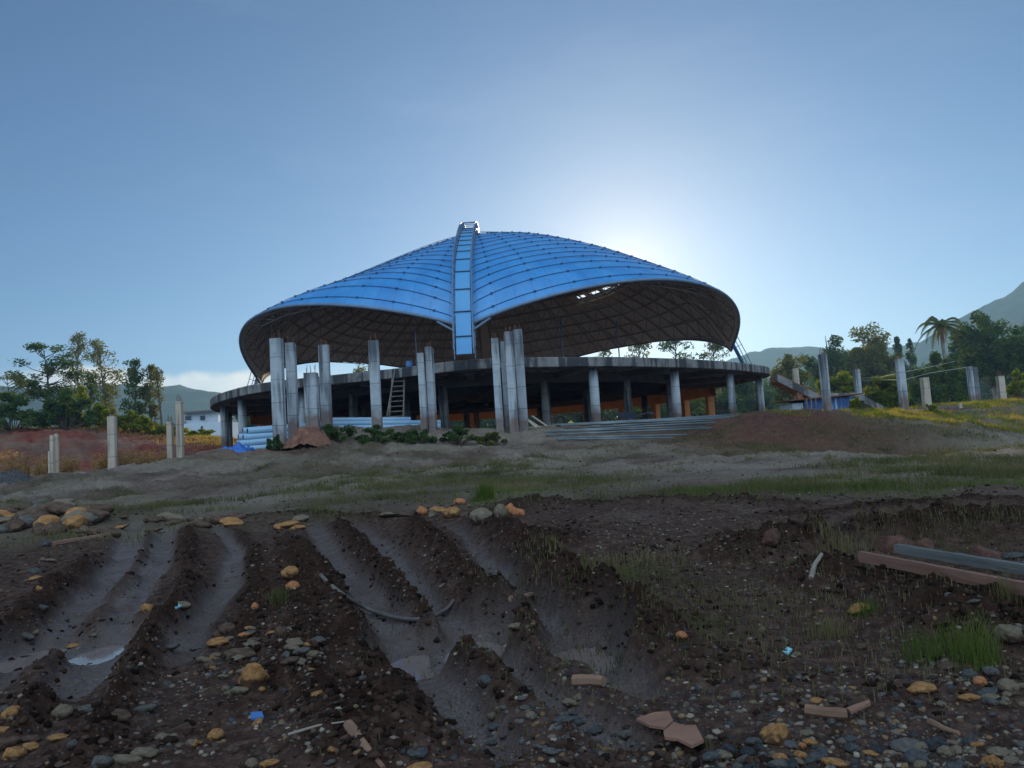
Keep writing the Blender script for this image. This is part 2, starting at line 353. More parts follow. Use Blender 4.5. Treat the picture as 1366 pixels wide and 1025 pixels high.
# tyre ruts: (pixel polyline, half width m, height m) - troughs are negative, spoil ridges positive
RUTS = [
 ([(182, 700), (165, 750), (130, 798), (79, 849), (40, 880), (-20, 925), (-90, 990)], .24, -.14),
 ([(225, 704), (215, 745), (198, 778), (166, 825), (134, 874), (103, 924), (79, 965)], .22, -.14),
 ([(205, 705), (190, 750), (170, 785), (125, 835), (95, 858), (71, 893), (47, 930), (10, 985)], .13, .17),
 ([(251, 694), (253, 735), (250, 785), (205, 841), (178, 889), (142, 948), (100, 1010)], .17, .22),
 ([(120, 730), (85, 780), (45, 815), (5, 860), (-50, 900)], .30, .20),
 ([(285, 704), (316, 739), (304, 790), (277, 825), (253, 857), (240, 900)], .2, -.11),
 ([(300, 695), (335, 730), (345, 775), (330, 840), (300, 900)], .2, .09),
 ([(380, 705), (400, 760), (400, 830), (420, 900), (470, 960), (540, 1010)], .28, .16),
 ([(415, 700), (446, 755), (490, 800), (518, 841), (556, 893), (600, 940), (655, 1000), (700, 1050)], .20, -.12),
 ([(470, 703), (530, 755), (582, 822), (637, 868), (676, 900), (736, 944), (800, 990), (860, 1035)], .17, -.12),
 ([(600, 705), (661, 768), (686, 805), (744, 845), (779, 883), (832, 925), (890, 965)], .17, -.13),
 ([(700, 700), (740, 715), (780, 720)], .35, .12), ([(560, 840), (615, 835)], .15, .12),
 ([(960, 735), (1040, 712), (1110, 720)], .5, .30), ([(1050, 770), (1130, 760), (1260, 800), (1400, 850)], .6, .28),
 ([(1130, 700), (1260, 690), (1400, 690)], .6, .3), ([(720, 672), (900, 662), (1100, 668)], .35, .10), ([(1000, 690), (1200, 668), (1400, 665)], .35, .12),
 ([(640, 690), (700, 667), (760, 668)], .5, .14), ([(320, 905), (400, 900)], .45, .14), ([(-60, 690), (60, 690), (140, 690)], .7, .28),
 ([(300, 690), (420, 684), (520, 688)], .35, .08),]
_RW = [(np.array([hit(p[0], p[1], lambda x, y: base_z(x, y) + (h if h < 0 else h * .5))[:2] for p in pl]), w, h) for pl, w, h in RUTS]
def _res(pl, ys): o_ = np.argsort(pl[:, 1]); return np.interp(ys, pl[o_, 1], pl[o_, 0])
_D, _E, _F = [pl for pl, w, h in _RW if h in (-.12, -.13)][:3]
for pa, pb, off, w, h, fr_, to_ in ((_D, _E, 0, .17, .21, .02, .93), (_E, _F, 0, .20, .27, 0, .9), (_F, _F, .46, .27, .33, 0, .97), (_D, _D, -.42, .16, .16, .35, 1)):
    y0_, y1_ = max(pa[:, 1].min(), pb[:, 1].min()), min(pa[:, 1].max(), pb[:, 1].max()); ys = y1_ + (y0_ - y1_) * np.linspace(fr_, to_, 14)
    _RW.append((np.c_[(_res(pa, ys) + _res(pb, ys)) / 2 + off, ys], w, h))
PUD = [hit(x_, y_, lambda x, y: base_z(x, y) - .17) for x_, y_ in ((42, 880), (134, 874), (556, 890), (779, 882), (632, 872))]
def seg_dist(x, y, pl):
    best = np.full(x.shape, 1e9); tt = np.zeros(x.shape); n = len(pl) - 1
    for i in range(n):
        a, b = pl[i], pl[i + 1]; v = b - a
        t = np.clip(((x - a[0]) * v[0] + (y - a[1]) * v[1]) / (v @ v), 0, 1)
        d = np.hypot(x - a[0] - t * v[0], y - a[1] - t * v[1]); k = d < best
        best[k] = d[k]; tt[k] = (i + t[k]) / n
    return best, tt
def ground_z(x, y, masks=False):
    x = np.atleast_1d(np.asarray(x, float)); y = np.atleast_1d(np.asarray(y, float))
    z = base_z(x, y); zb_ = z.copy(); d = np.hypot(x, y)
    wet = np.zeros(x.shape); rid = np.zeros(x.shape)
    near = (d < 34)
    xn, yn = x[near], y[near]; zz = np.zeros(xn.shape); wn = np.zeros(xn.shape); rn = np.zeros(xn.shape)
    wob = fbm(xn * 1.1, yn * 1.1, 3, 3) * .28
    rag = fbm(xn * 5.5, yn * 5.5, 4, 9, .55); lump = np.abs(fbm(xn * 2.6, yn * 2.6, 3, 31))
    for pl, w, h in sorted(_RW, key=lambda q_: q_[2] > 0):       # troughs first, then the spoil thrown up beside them
        q, t = seg_dist(xn, yn, pl); q = np.abs(q + wob * min(.8, w * 2.0))
        end = np.clip(np.minimum(t, 1 - t) * 7, 0, 1) ** .5
        if h < 0:
            g = np.exp(-(q / (w * .88)) ** 4) * end; sl_ = np.hypot(*np.diff(pl, axis=0).T).sum(); zz += h * g * (1 - .5 * wn) + g * .011 * np.sign(np.sin(6.2832 * (t * sl_ + q * .5) / .16)) * np.clip(.5 + 2.2 * lump, 0, 1); wn = np.maximum(wn, g)
        else:
            g = np.exp(-(q / (w * .88)) ** 2) * end * (1 - .62 * wn)
            zz += g * h * .95 * (.75 + .6 * rag + .55 * lump); rn = np.maximum(rn, g)
    wn = wn * (1 - .9 * np.clip((rn - .3) / .5, 0, 1))
    dn = np.hypot(xn, yn)
    fade = np.clip((30 - dn) / 14, 0, 1)
    rutzone = np.clip(rn + .25, 0, 1)
    zz += (fbm(xn * .9, yn * .9, 4, 51) * .10 + fbm(xn * 6, yn * 6, 4, 77, .55) * .05 * rutzone) * fade * (1 - .85 * wn)
    zz += fbm(xn * 25, yn * 25, 2, 91) * .018 * np.clip((14 - dn) / 6, 0, 1) * (1 - .7 * wn)
    for p in PUD:                                # shallow dishes that hold water
        dq = np.hypot(xn - p[0], (yn - p[1]) * .62) / .29 * (1 + .35 * vnoise(xn * 3.1, yn * 3.1, 66))
        k_ = np.clip((1.5 - dq) / .5, 0, 1); k_ = k_ * k_ * (3 - 2 * k_)
        zz = zz * (1 - k_) + k_ * (p[2] - zb_[near] - .03 + .036 * np.minimum(dq, 1.4) ** 2 + (.004) * fbm(xn * 9, yn * 9, 2, 67)); wn = np.maximum(wn, k_)
    z[near] += zz; wet[near] = wn; rid[near] = rn
    mid = np.clip((d - 22) / 8, 0, 1) * np.clip((130 - d) / 40, 0, 1)
    pad = np.clip((np.hypot(x - BC[0], y - BC[1]) - 22) / 4, 0, 1)
    z += mid * pad * (fbm(x * .35, y * .35, 4, 5) * .36 + fbm(x * 1.7, y * 1.7, 4, 8, .6) * .20)
    if masks: return z, wet, rid
    return z

azs = np.concatenate([np.linspace(-180, -46, 40, endpoint=False), np.linspace(-46, 46, 860), np.linspace(46, 180, 41)[1:-1]])
rs = np.concatenate([[.25, .8], np.geomspace(1.6, 46, 760), np.geomspace(46.6, 110, 110)[0:], np.geomspace(113, 4200, 60)])
AZ, RS = np.meshgrid(np.radians(azs), rs)
GX = (RS * np.sin(AZ)).ravel(); GY = (RS * np.cos(AZ)).ravel()
GZ, GWET, GRID = ground_z(GX, GY, True)
na, nr = len(azs), len(rs)
i0 = (np.arange(nr - 1)[:, None] * na + np.arange(na)[None, :]).ravel()
i1 = (np.arange(nr - 1)[:, None] * na + (np.arange(na)[None, :] + 1) % na).ravel()
GF = np.c_[i0, i0 + na, i1 + na, i1]
GF = GF[:, ::-1]
GD = np.hypot(GX, GY)
# soils: red clay on cut banks and mounds, grass on the field and the right-hand mounds
bankL = np.clip((GY - 58) / 5, 0, 1) * np.clip((-14 - GX) / 4, 0, 1) * np.clip((82 - GY) / 6, 0, 1)
moundR = np.clip((GY - 30) / 5, 0, 1) * np.clip((GX - 6) / 5, 0, 1) * np.clip((22 - GX) / 8, 0, 1) * np.clip((52 - GY) / 4, 0, 1)
moundL = np.clip((GY - 36) / 3, 0, 1) * np.clip((-9 - GX) / 2, 0, 1) * np.clip((GX + 17) / 2, 0, 1) * np.clip((47 - GY) / 2, 0, 1)
red = np.clip(np.maximum.reduce([bankL, moundR * .32, moundL * .45]), 0, 1)
red *= np.clip(.75 + .9 * fbm(GX * .5, GY * .5, 3, 21), 0, 1)
fld = np.clip((GD - 13) / 6, 0, 1) * np.clip(.55 + 1.6 * fbm(GX * .22, GY * .22, 4, 13), 0, 1) * (1 - red)
fld = np.maximum(fld, np.clip((GD - 85) / 20, 0, 1))
def ground_mat():
    m = bpy.data.materials.new('ground_soil'); m.use_nodes = True
    nt = m.node_tree; N = nt.nodes; L = nt.links; b = N['Principled BSDF']
    tc = N.new('ShaderNodeTexCoord'); V = tc.outputs['Object']
    def noise(sc, det=6, ro=.65):
        n = N.new('ShaderNodeTexNoise'); n.inputs['Scale'].default_value = sc; n.inputs['Detail'].default_value = det
        n.inputs['Roughness'].default_value = ro; L.new(V, n.inputs['Vector']); return n.outputs['Fac']
    def ramp(f, cols):
        r = N.new('ShaderNodeValToRGB'); e = r.color_ramp.elements
        while len(e) < len(cols): e.new(.5)
        for i, (p, c) in enumerate(cols): e[i].position = p; e[i].color = (*c, 1)
        L.new(f, r.inputs[0]); return r.outputs[0]
    def mix(f, a, c, bl='MIX'):
        x = N.new('ShaderNodeMixRGB'); x.blend_type = bl
        for i, q in enumerate((f, a, c)):
            if isinstance(q, (int, float)): x.inputs[i].default_value = q
            elif isinstance(q, tuple): x.inputs[i].default_value = (*q, 1)
            else: L.new(q, x.inputs[i])
        return x.outputs[0]
    def mr(v, a, c, d=0., e=1.):
        x = N.new('ShaderNodeMapRange'); L.new(v, x.inputs['Value'])
        for k, q in zip(('From Min', 'From Max', 'To Min', 'To Max'), (a, c, d, e)): x.inputs[k].default_value = q
        return x.outputs[0]
    def mth(op, a, c):
        x = N.new('ShaderNodeMath'); x.operation = op
        for i, q in enumerate((a, c)):
            if isinstance(q, (int, float)): x.inputs[i].default_value = q
            else: L.new(q, x.inputs[i])
        return x.outputs[0]
    ca = N.new('ShaderNodeVertexColor'); ca.layer_name = 'soil'
    sp = N.new('ShaderNodeSeparateColor'); L.new(ca.outputs[0], sp.inputs[0])
    wet, red, fld = sp.outputs
    cb = N.new('ShaderNodeVertexColor'); cb.layer_name = 'soil2'
    sp2 = N.new('ShaderNodeSeparateColor'); L.new(cb.outputs[0], sp2.inputs[0])
    dry, grs, rdg = sp2.outputs
    nb, nm, nf = noise(1.3), noise(9), noise(60, 4)
    mud = ramp(nm, [(.28, (.022, .012, .009)), (.5, (.062, .037, .029)), (.72, (.125, .08, .062))])
    spoil = ramp(nf, [(.3, (.007, .004, .003)), (.7, (.036, .018, .011))])  # ridge mud, blackened so its colour stands in for relief shading
    col = mix(mth('MULTIPLY', rdg, .8), mud, spoil)
    silt = ramp(nf, [(.3, (.065, .05, .046)), (.7, (.175, .138, .128))])
    col = mix(mth('MULTIPLY', wet, mr(nb, .3, .6, .45, .95)), col, silt)
    field = mix(.55, ramp(noise(3), [(.3, (.12, .092, .072)), (.5, (.20, .155, .125)), (.7, (.27, .22, .18))]), ramp(noise(22, 5, .7), [(.36, (.045, .034, .027)), (.5, (.18, .145, .118)), (.66, (.33, .28, .235))]))
    col = mix(dry, col, field)
    redc = ramp(noise(2.2), [(.3, (.085, .024, .017)), (.5, (.17, .05, .034)), (.7, (.24, .085, .058))])
    col = mix(red, col, redc)
    gr = ramp(noise(4), [(.3, (.045, .060, .022)), (.5, (.085, .10, .035)), (.7, (.15, .13, .06))])
    col = mix(mth('MULTIPLY', fld, mr(nm, .38, .62, .0, .42)), col, gr)
    # pebbles pressed into the mud
    vo = N.new('ShaderNodeTexVoronoi'); vo.inputs['Scale'].default_value = 26; L.new(V, vo.inputs['Vector'])
    hs = N.new('ShaderNodeSeparateColor'); L.new(vo.outputs['Color'], hs.inputs[0])
    peb = mth('MULTIPLY', mr(vo.outputs['Distance'], .30, .22), mr(hs.outputs[0], .62, .66))
    peb = mth('MULTIPLY', peb, mr(nb, .38, .55, .15, 1.))
    peb = mth('MULTIPLY', peb, mr(red, 0., .4, 1., 0.))
    pc = ramp(hs.outputs[1], [(0., (.07, .065, .06)), (.5, (.14, .13, .12)), (1., (.19, .14, .09))])
    col = mix(mth('MULTIPLY', peb, .8), col, pc)
    L.new(col, b.inputs['Base Color'])
    ro = mr(mth('MULTIPLY', wet, mr(nb, .35, .65, .3, 1.)), 0., 1., .95, .42)
    L.new(ro, b.inputs['Roughness']); L.new(mr(wet, 0., 1., .05, .35), b.inputs['Specular IOR Level'])
    hgt = mth('ADD', mth('MULTIPLY', nf, .55), mth('MULTIPLY', peb, .35))
    hgt = mth('ADD', hgt, mth('MULTIPLY', nm, 1.2))
    bp = N.new('ShaderNodeBump'); bp.inputs['Strength'].default_value = .8; bp.inputs['Distance'].default_value = .035
    L.new(hgt, bp.inputs['Height']); L.new(bp.outputs[0], b.inputs['Normal'])
    return m
dry = np.clip((GD - 12.5 + 9 * fbm(GX * .25, GY * .25, 4, 62)) / 9, 0, 1) * np.clip(.8 + 1.2 * fbm(GX * .4, GY * .4, 3, 61), 0, 1) * (1 - GRID) * (1 - .85 * np.clip(moundR * 1.5, 0, 1))
ground = np_mesh('ground', np.c_[GX, GY, GZ], GF, ground_mat(), smooth=True,
                 colors={'soil': np.c_[GWET, red, fld], 'soil2': np.c_[dry, fld, GRID]})
tag(ground, kind='structure', label='rutted muddy building ground rising to the stadium')
gl = hit  # alias kept short for placing things
def ghit(px, py, far=60.0): return hit(px, py, ground_z, far)

def water_mat():
    m = bpy.data.materials.new('puddle_water'); m.use_nodes = True; b = m.node_tree.nodes['Principled BSDF']
    b.inputs['Base Color'].default_value = (.20, .155, .145, 1); b.inputs['Roughness'].default_value = .10
    b.inputs['Specular IOR Level'].default_value = .6
    N = m.node_tree.nodes; L = m.node_tree.links
    tc = N.new('ShaderNodeTexCoord'); n = N.new('ShaderNodeTexNoise'); n.inputs['Scale'].default_value = 14; L.new(tc.outputs['Object'], n.inputs['Vector'])
    bp = N.new('ShaderNodeBump'); bp.inputs['Strength'].default_value = .06; bp.inputs['Distance'].default_value = .02
    L.new(n.outputs['Fac'], bp.inputs['Height']); L.new(bp.outputs[0], b.inputs['Normal'])
    return m
M['water'] = water_mat()
for p in PUD:
    g_ = np.arange(-.5, .501, .018); gx, gy = np.meshgrid(g_, g_ * 1.3); n_ = len(g_)
    zz = ground_z((gx + p[0]).ravel(), (gy + p[1]).ravel()).reshape(gx.shape)
    core = np.hypot(gx, gy / 1.4) < .12; zw = p[2] - .003
    low = (zz < zw) & (np.hypot(gx, gy * .6) < .40)
    reach = core & low                                  # keep only the pool joined to the middle
    for _ in range(80):
        r2 = reach.copy(); r2[1:] |= reach[:-1]; r2[:-1] |= reach[1:]; r2[:, 1:] |= reach[:, :-1]; r2[:, :-1] |= reach[:, 1:]; reach = r2 & low
    F = [(i * n_ + k, i * n_ + k + 1, (i + 1) * n_ + k + 1, (i + 1) * n_ + k) for i in range(n_ - 1) for k in range(n_ - 1) if reach[i, k] or reach[i + 1, k] or reach[i, k + 1] or reach[i + 1, k + 1]]
    V = np.c_[(gx + p[0]).ravel(), (gy + p[1]).ravel(), np.full(gx.size, zw)]
    tag(np_mesh('puddle', V, np.array(F), M['water'], smooth=True), kind='structure')
# ------------------------------------------------------------------ stadium
ZF, ZT = 3.1, 7.4                              # lower floor, top of the upper slab
stad = empty('stadium', (BC[0], BC[1], ZF), 'unfinished round concrete stadium under a blue four-ribbed shell roof', 'stadium')
def L3(p): return (p[0] - BC[0], p[1] - BC[1], p[2] - ZF)     # world -> stadium
M['floor'] = mat('pale_bounce_floor', [(.30, .22, .16), (.40, .31, .24), (.46, .37, .29)], .95, .6, bump=.2)
# slab outline, clockwise from the front corner; the back mirrors the front
_front = [(282, 531), (290, 526), (310, 520), (340, 512), (400, 505), (460, 499), (525, 492), (565, 488), (600, 481), (640, 478), (700, 477), (750, 476.5), (800, 476), (880, 478), (950, 481), (1000, 486), (1020, 488), (1031, 491)]
_pol = []
for p in _front:
    q = on_z(p[0], p[1], ZT)[:2] - BC; _pol.append((math.atan2(q[0], -q[1]), np.hypot(*q)))
_pa = np.array([a for a, r in _pol]); _pr = np.array([r for a, r in _pol])
def slab_r(phi):                               # phi: 0 towards the camera, + to the right
    phi = (phi + math.pi) % (2 * math.pi) - math.pi
    xs = np.r_[_pa, [2.0, 2.6, math.pi, 2 * math.pi - 2.6, 2 * math.pi - 2.0], _pa + 2 * math.pi]
    ys = np.r_[_pr, [24.2, 23.2, 24.4, 23.0, 24.0], _pr]
    k = [phi + w for w in np.linspace(-.09, .09, 7)]
    return float(np.mean([np.interp(q if q >= _pa[0] else q + 2 * math.pi, xs, ys) for q in k]))
def PH(phi, r, z): return (r * math.sin(phi), -r * math.cos(phi), z - ZF)
NS = 144; TH = .64
mb = MB(); ring = [(2 * math.pi * i / NS) for i in range(NS)]
prof = [(-.0, 0.0), (0.0, -TH + .06), (-.10, -TH), (-.9, -TH), (-.9, -.42), (None, -.42)]
V = []; F = []
top_c = 0
for i, a in enumerate(ring):
    R_ = slab_r(a)
    V += [PH(a, R_ - .06, ZT), PH(a, R_, ZT - .06), PH(a, R_, ZT - TH + .05), PH(a, R_ - .06, ZT - TH), PH(a, R_ - .85, ZT - TH), PH(a, R_ - .9, ZT - .40)]
for i in range(NS):
    j = (i + 1) % NS
    for k in range(5): F.append((i * 6 + k, j * 6 + k, j * 6 + k + 1, i * 6 + k + 1))
F.append(tuple(i * 6 for i in range(NS)))
F.append(tuple(i * 6 + 5 for i in reversed(range(NS))))
mb.add(V, F); mb.build('upper_slab', M['slab_edge'], stad)
# beams under the slab: radial beams and an inner ring
for i in range(18):
    a = RAD(20 * i + 0); mb = MB(); r0_, r1_ = 6.0, slab_r(a) - .95
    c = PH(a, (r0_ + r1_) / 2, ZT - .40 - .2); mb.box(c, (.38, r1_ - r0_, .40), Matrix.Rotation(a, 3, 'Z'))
    mb.build('radial_beam', M['soffit'], stad)
for rr, hh in ((17.0, .34), (10.5, .34)):
    mb = MB(); V = []; F = []
    for i in range(72):
        a = 2 * math.pi * i / 72
        for r_, z_ in ((rr - .2, ZT - .42), (rr + .2, ZT - .42), (rr + .2, ZT - .42 - hh - .3), (rr - .2, ZT - .42 - hh - .3)): V.append(PH(a, r_, z_))
    for i in range(72):
        j = (i + 1) % 72
        for k in range(4): F.append((i * 4 + k, i * 4 + (k + 1) % 4, j * 4 + (k + 1) % 4, j * 4 + k))
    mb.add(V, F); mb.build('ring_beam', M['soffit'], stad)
def column(phi, r, w, z1, m, label=None, rnd=True):
    mb = MB(); n = 16
    p0 = PH(phi, r, ZF - .6); p1 = PH(phi, r, z1)
    if rnd:
        mb.tube([(0, 0, -.6), (0, 0, z1 - ZF)], w / 2, 20)
    else:
        mb.box((0, 0, (z1 - ZF - .6) / 2), (w, w, z1 - ZF + .6), Matrix.Rotation(phi, 3, 'Z'))
    o = mb.build('column', m, stad, smooth=False, loc=(p0[0], p0[1], 0))
    if rnd:
        for q in o.data.polygons: q.use_smooth = len(q.vertices) == 4
    if label: o['label'] = label
    return o
for a in (22, 42.5, 62.5, 80, -33, -52, -68, -84):
    column(RAD(a), slab_r(RAD(a)) - 1.0, .62, ZT - TH, M['pillar'], 'outer round column with a muddy foot')
for a in range(-180, 180, 24): column(RAD(a + 5), 17.0, .62, ZT - .9, M['concrete'], None)
for a in range(-180, 180, 45): column(RAD(a + 12), 10.5, .6, ZT - .9, M['concrete'], None)
mb = MB(); mb.tube([(0, 0, -.25), (0, 0, .06)], 22.6, 72); mb.build('lower_floor', M['floor'], stad)  # pale floor added to bounce light up under the deck
# frames along the back rim, bounced orange light put into their colour
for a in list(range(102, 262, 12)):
    column(RAD(a), 22.0, .62, ZT - TH - .75, M['orange_beam'], 'column at the back with an orange glow in its colour', rnd=False)
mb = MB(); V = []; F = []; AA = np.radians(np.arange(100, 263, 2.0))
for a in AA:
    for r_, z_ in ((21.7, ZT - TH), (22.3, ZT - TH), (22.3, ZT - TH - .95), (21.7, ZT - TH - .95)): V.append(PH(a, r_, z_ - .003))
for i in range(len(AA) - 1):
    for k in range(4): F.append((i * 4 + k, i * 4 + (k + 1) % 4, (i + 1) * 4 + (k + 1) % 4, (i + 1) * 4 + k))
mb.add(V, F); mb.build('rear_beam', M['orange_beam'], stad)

M['steel_strap'] = mat('strap_steel', [(.02, .07, .16), (.03, .10, .22)], .5, 2)
M['purlin'] = mat('pale_purlin', [(.80, .52, .26), (.88, .62, .36)], .6, 2)  # orange of sun striking the bars is put into their colour
# ---- shell roof: a circle-plan groin shell; ribs are its valleys, the eaves arch up between them
_RP = np.array([(0, 20.95), (2, 20.9), (5, 20.45), (8, 19.6), (11.5, 18.3), (14.2, 17.1), (17.5, 15.5), (19.8, 14.2), (21.2, 13.1), (22.2, 12.0), (22.9, 10.9), (23.4, 9.9), (23.6, 9.3), (24.1, 8.4), (24.4, 7.45)])
_RM = np.array([(0, 20.95), (.2, 20.6), (.4, 19.5), (.6, 17.7), (.8, 15.35), (.9, 14.15), (1, 12.8)])
_RL = np.array([(0, 20.95), (.2, 20.1), (.4, 18.5), (.6, 16.5), (.8, 14.65), (.9, 13.95), (1, 12.75)])
def re_(phi):
    return float(np.interp(phi, np.radians([-180, -135, -90, -45, 0, 45, 90, 135, 180]), [22., 20.8, 20.0, 21.2, 23.6, 22.7, 22.7, 22.6, 22]))
_LR = np.array([(0, 20.95), (.12, 20.5), (.245, 19.75), (.425, 18.5), (.6, 17.3), (.75, 16.3), (.85, 15.3), (.92, 13.9), (.965, 12.0), (1.0, 9.3)])
def rib_z(rho, phi=0.0):
    b = float(np.interp(rho * 23.6, _RP[:, 0], _RP[:, 1])); w = min(1.0, max(0.0, -math.sin(phi) * 1.3 - .1)); w2 = min(1.0, max(0.0, math.sin(phi) * 1.3 - .1))
    return b * (1 - w) + float(np.interp(rho, _LR[:, 0], _LR[:, 1])) * w + 1.0 * w2 * math.exp(-((rho - .72) / .24) ** 2)
def mid_z(rho, phi):
    w = .5 + .5 * math.tanh(3 * math.sin(phi))
    return w * float(np.interp(rho, _RM[:, 0], _RM[:, 1])) + (1 - w) * float(np.interp(rho, _RL[:, 0], _RL[:, 1]))
def shell(phi, rho, off=0.0):
    u = abs(math.sin(2 * phi)) ** .8 if abs(math.sin(2 * phi)) > 1e-9 else 0.0
    z = rib_z(rho, phi) * (1 - u) + mid_z(rho, phi) * u
    return PH(phi, re_(phi) * rho, z + off)
# smoother profiles
from_r = np.linspace(0, 24.4, 100)
def _sm(tab, lo, hi, n=160, it=10):
    s = np.r_[0, np.cumsum(np.hypot(np.diff(tab[:, 0] * hi), np.diff(tab[:, 1])))]; t = np.linspace(0, s[-1], n)
    x = np.interp(t, s, tab[:, 0]); z = np.interp(t, s, tab[:, 1])
    for _ in range(it * 6):
        x[1:-1] = (x[:-2] + 2 * x[1:-1] + x[2:]) / 4; z[1:-1] = (z[:-2] + 2 * z[1:-1] + z[2:]) / 4
    return np.c_[x, z]
_RP = _sm(_RP, 0, 1.0); _RM = _sm(_RM, 0, 23.0); _RL = _sm(_RL, 0, 23.0); _LR = _sm(_LR, 0, 21.0)
NR, NP = 40, 40
RHO = np.array([1 - (1 - t) ** 1.35 for t in np.linspace(0.02, 1, NR + 1)])
for q in range(4):
    a0 = -math.pi / 2 + q * math.pi / 2 - math.pi / 2 + 0.0          # quarters: back-left, front-left, front-right, back-right
    a0 = -math.pi + q * math.pi / 2
    PHI = [a0 + math.pi / 2 * k / NP for k in range(NP + 1)]
    hole = lambda i, k: (q == 3 and i == 20 and 8 <= k <= 19 and k % 4 != 1)     # sheets still missing at the back
    def grid(off):
        mbg = MB(); V = [shell(p, r, off) for r in RHO for p in PHI]; F = []
        for i in range(NR):
            for k in range(NP):
                if hole(i, k): continue
                b = i * (NP + 1) + k; F.append((b, b + NP + 1, b + NP + 2, b + 1))
        mbg.add(V, F); return mbg
    lab = {0: 'rear left roof panel', 1: 'front left blue roof panel', 2: 'front right blue roof panel', 3: 'rear right roof panel with a few sheets missing over pale purlins'}[q]
    pn = grid(0.0).build('roof_panel', M['roof_blue'], stad, smooth=True); pn['label'] = lab
    grid(-.12).build('lining', M['lining'], pn, smooth=True)
    # eave trim closing the edge
    mb = MB(); mb.tube([shell(p, 1.0, -.06) for p in PHI], .11, 8); mb.build('eave_trim', M['steel_blue'], pn, smooth=True)
    # pipes strapped over the sheets, from rib to rib
    nl = 14 if q in (1, 2) else 6
    zs = np.array([rib_z(r_, 0.0) for r_ in np.linspace(0, 1, 400)])
    for t in np.linspace(.035, .96, nl):         # from the eave inwards; each strap crowns midway between two ribs
        rr_ = float(np.interp(-(9.3 + t * 10.6), -zs, np.linspace(0, 1, 400))); rm_ = 1 - .74 * t
        pts = []
        for p in PHI:
            u = abs(math.sin(2 * p)) ** .75
            pts.append(shell(p, rr_ * (1 - u) + rm_ * u, .05))
        mb = MB(); mb.tube(pts, .022, 5)
        for kk in range(2, NP - 1, 3): mb.box(pts[kk], (.15, .15, .10))
        mb.build('strap_pipe', M['steel_strap'], pn)
    # lattice hung under the sheets
    mb = MB(); g = 13
    RH2 = np.linspace(.10, .985, g + 1); PH2 = np.linspace(a0 + .03, a0 + math.pi / 2 - .03, g + 1)
    def nd(i, k, o): return shell(PH2[k], RH2[i], o)
    for i in range(g + 1):
        for k in range(g + 1):
            if i < g: mb.tube([nd(i, k, -.35), nd(i + 1, k, -.35)], .055, 4, False)
            if k < g: mb.tube([nd(i, k, -.35), nd(i, k + 1, -.35)], .055, 4, False)
            if i < g and k < g:
                cpt = shell((PH2[k] + PH2[k + 1]) / 2, (RH2[i] + RH2[i + 1]) / 2, -1.0)
                for (di, dk) in ((0, 0), (1, 0), (0, 1), (1, 1)): mb.tube([nd(i + di, k + dk, -.35), cpt], .04, 4, False)
                if i < g - 1:
                    c2 = shell((PH2[k] + PH2[k + 1]) / 2, (RH2[i + 1] + RH2[i + 2]) / 2, -1.0); mb.tube([cpt, c2], .05, 4, False)
                if k < g - 1:
                    c2 = shell((PH2[k + 1] + PH2[k + 2]) / 2, (RH2[i] + RH2[i + 1]) / 2, -1.0); mb.tube([cpt, c2], .05, 4, False)
    mb.build('truss', M['truss'], pn)
    if q == 3:                                 # pale purlins under the missing sheets
        for o_, i_ in ((-.5, 17.5), (-.5, 18.7), (-.5, 19.9), (-.5, 21.1), (-.5, 22.3)):
            mb = MB(); mb.tube([shell(PHI[k], float(np.interp(i_, range(NR + 1), RHO)), o_) for k in range(4, 25, 4)], .075, 5); mb.build('purlin', M['purlin'], pn)
# ---- ribs: a raised deck with a railing of pipes on both sides, foot to apex
def rib_pt(phi, t, side, up):                 # t 0 foot .. 1 apex and a little beyond
    k = t * (len(_RP) - 1); i = len(_RP) - 1 - k
    i = max(0.0, min(len(_RP) - 1.0, i)); x = np.interp(i, range(len(_RP)), _RP[:, 0]); z = np.interp(i, range(len(_RP)), _RP[:, 1])
    i2 = max(0, i - 1); i3 = min(len(_RP) - 1, i + 1)
    dx = np.interp(i3, range(len(_RP)), _RP[:, 0]) - np.interp(i2, range(len(_RP)), _RP[:, 0]); dz = np.interp(i3, range(len(_RP)), _RP[:, 1]) - np.interp(i2, range(len(_RP)), _RP[:, 1])
    l = math.hypot(dx, dz); nx, nz = -dz / l, dx / l
    s = re_(phi) / 23.6
    r = x * s + nx * up; zz = z + nz * up + rib_z(min(1, x / 23.6), phi) - rib_z(min(1, x / 23.6))
    p = PH(phi, r, zz); return (p[0] + side * math.cos(phi), p[1] + side * math.sin(phi), p[2])
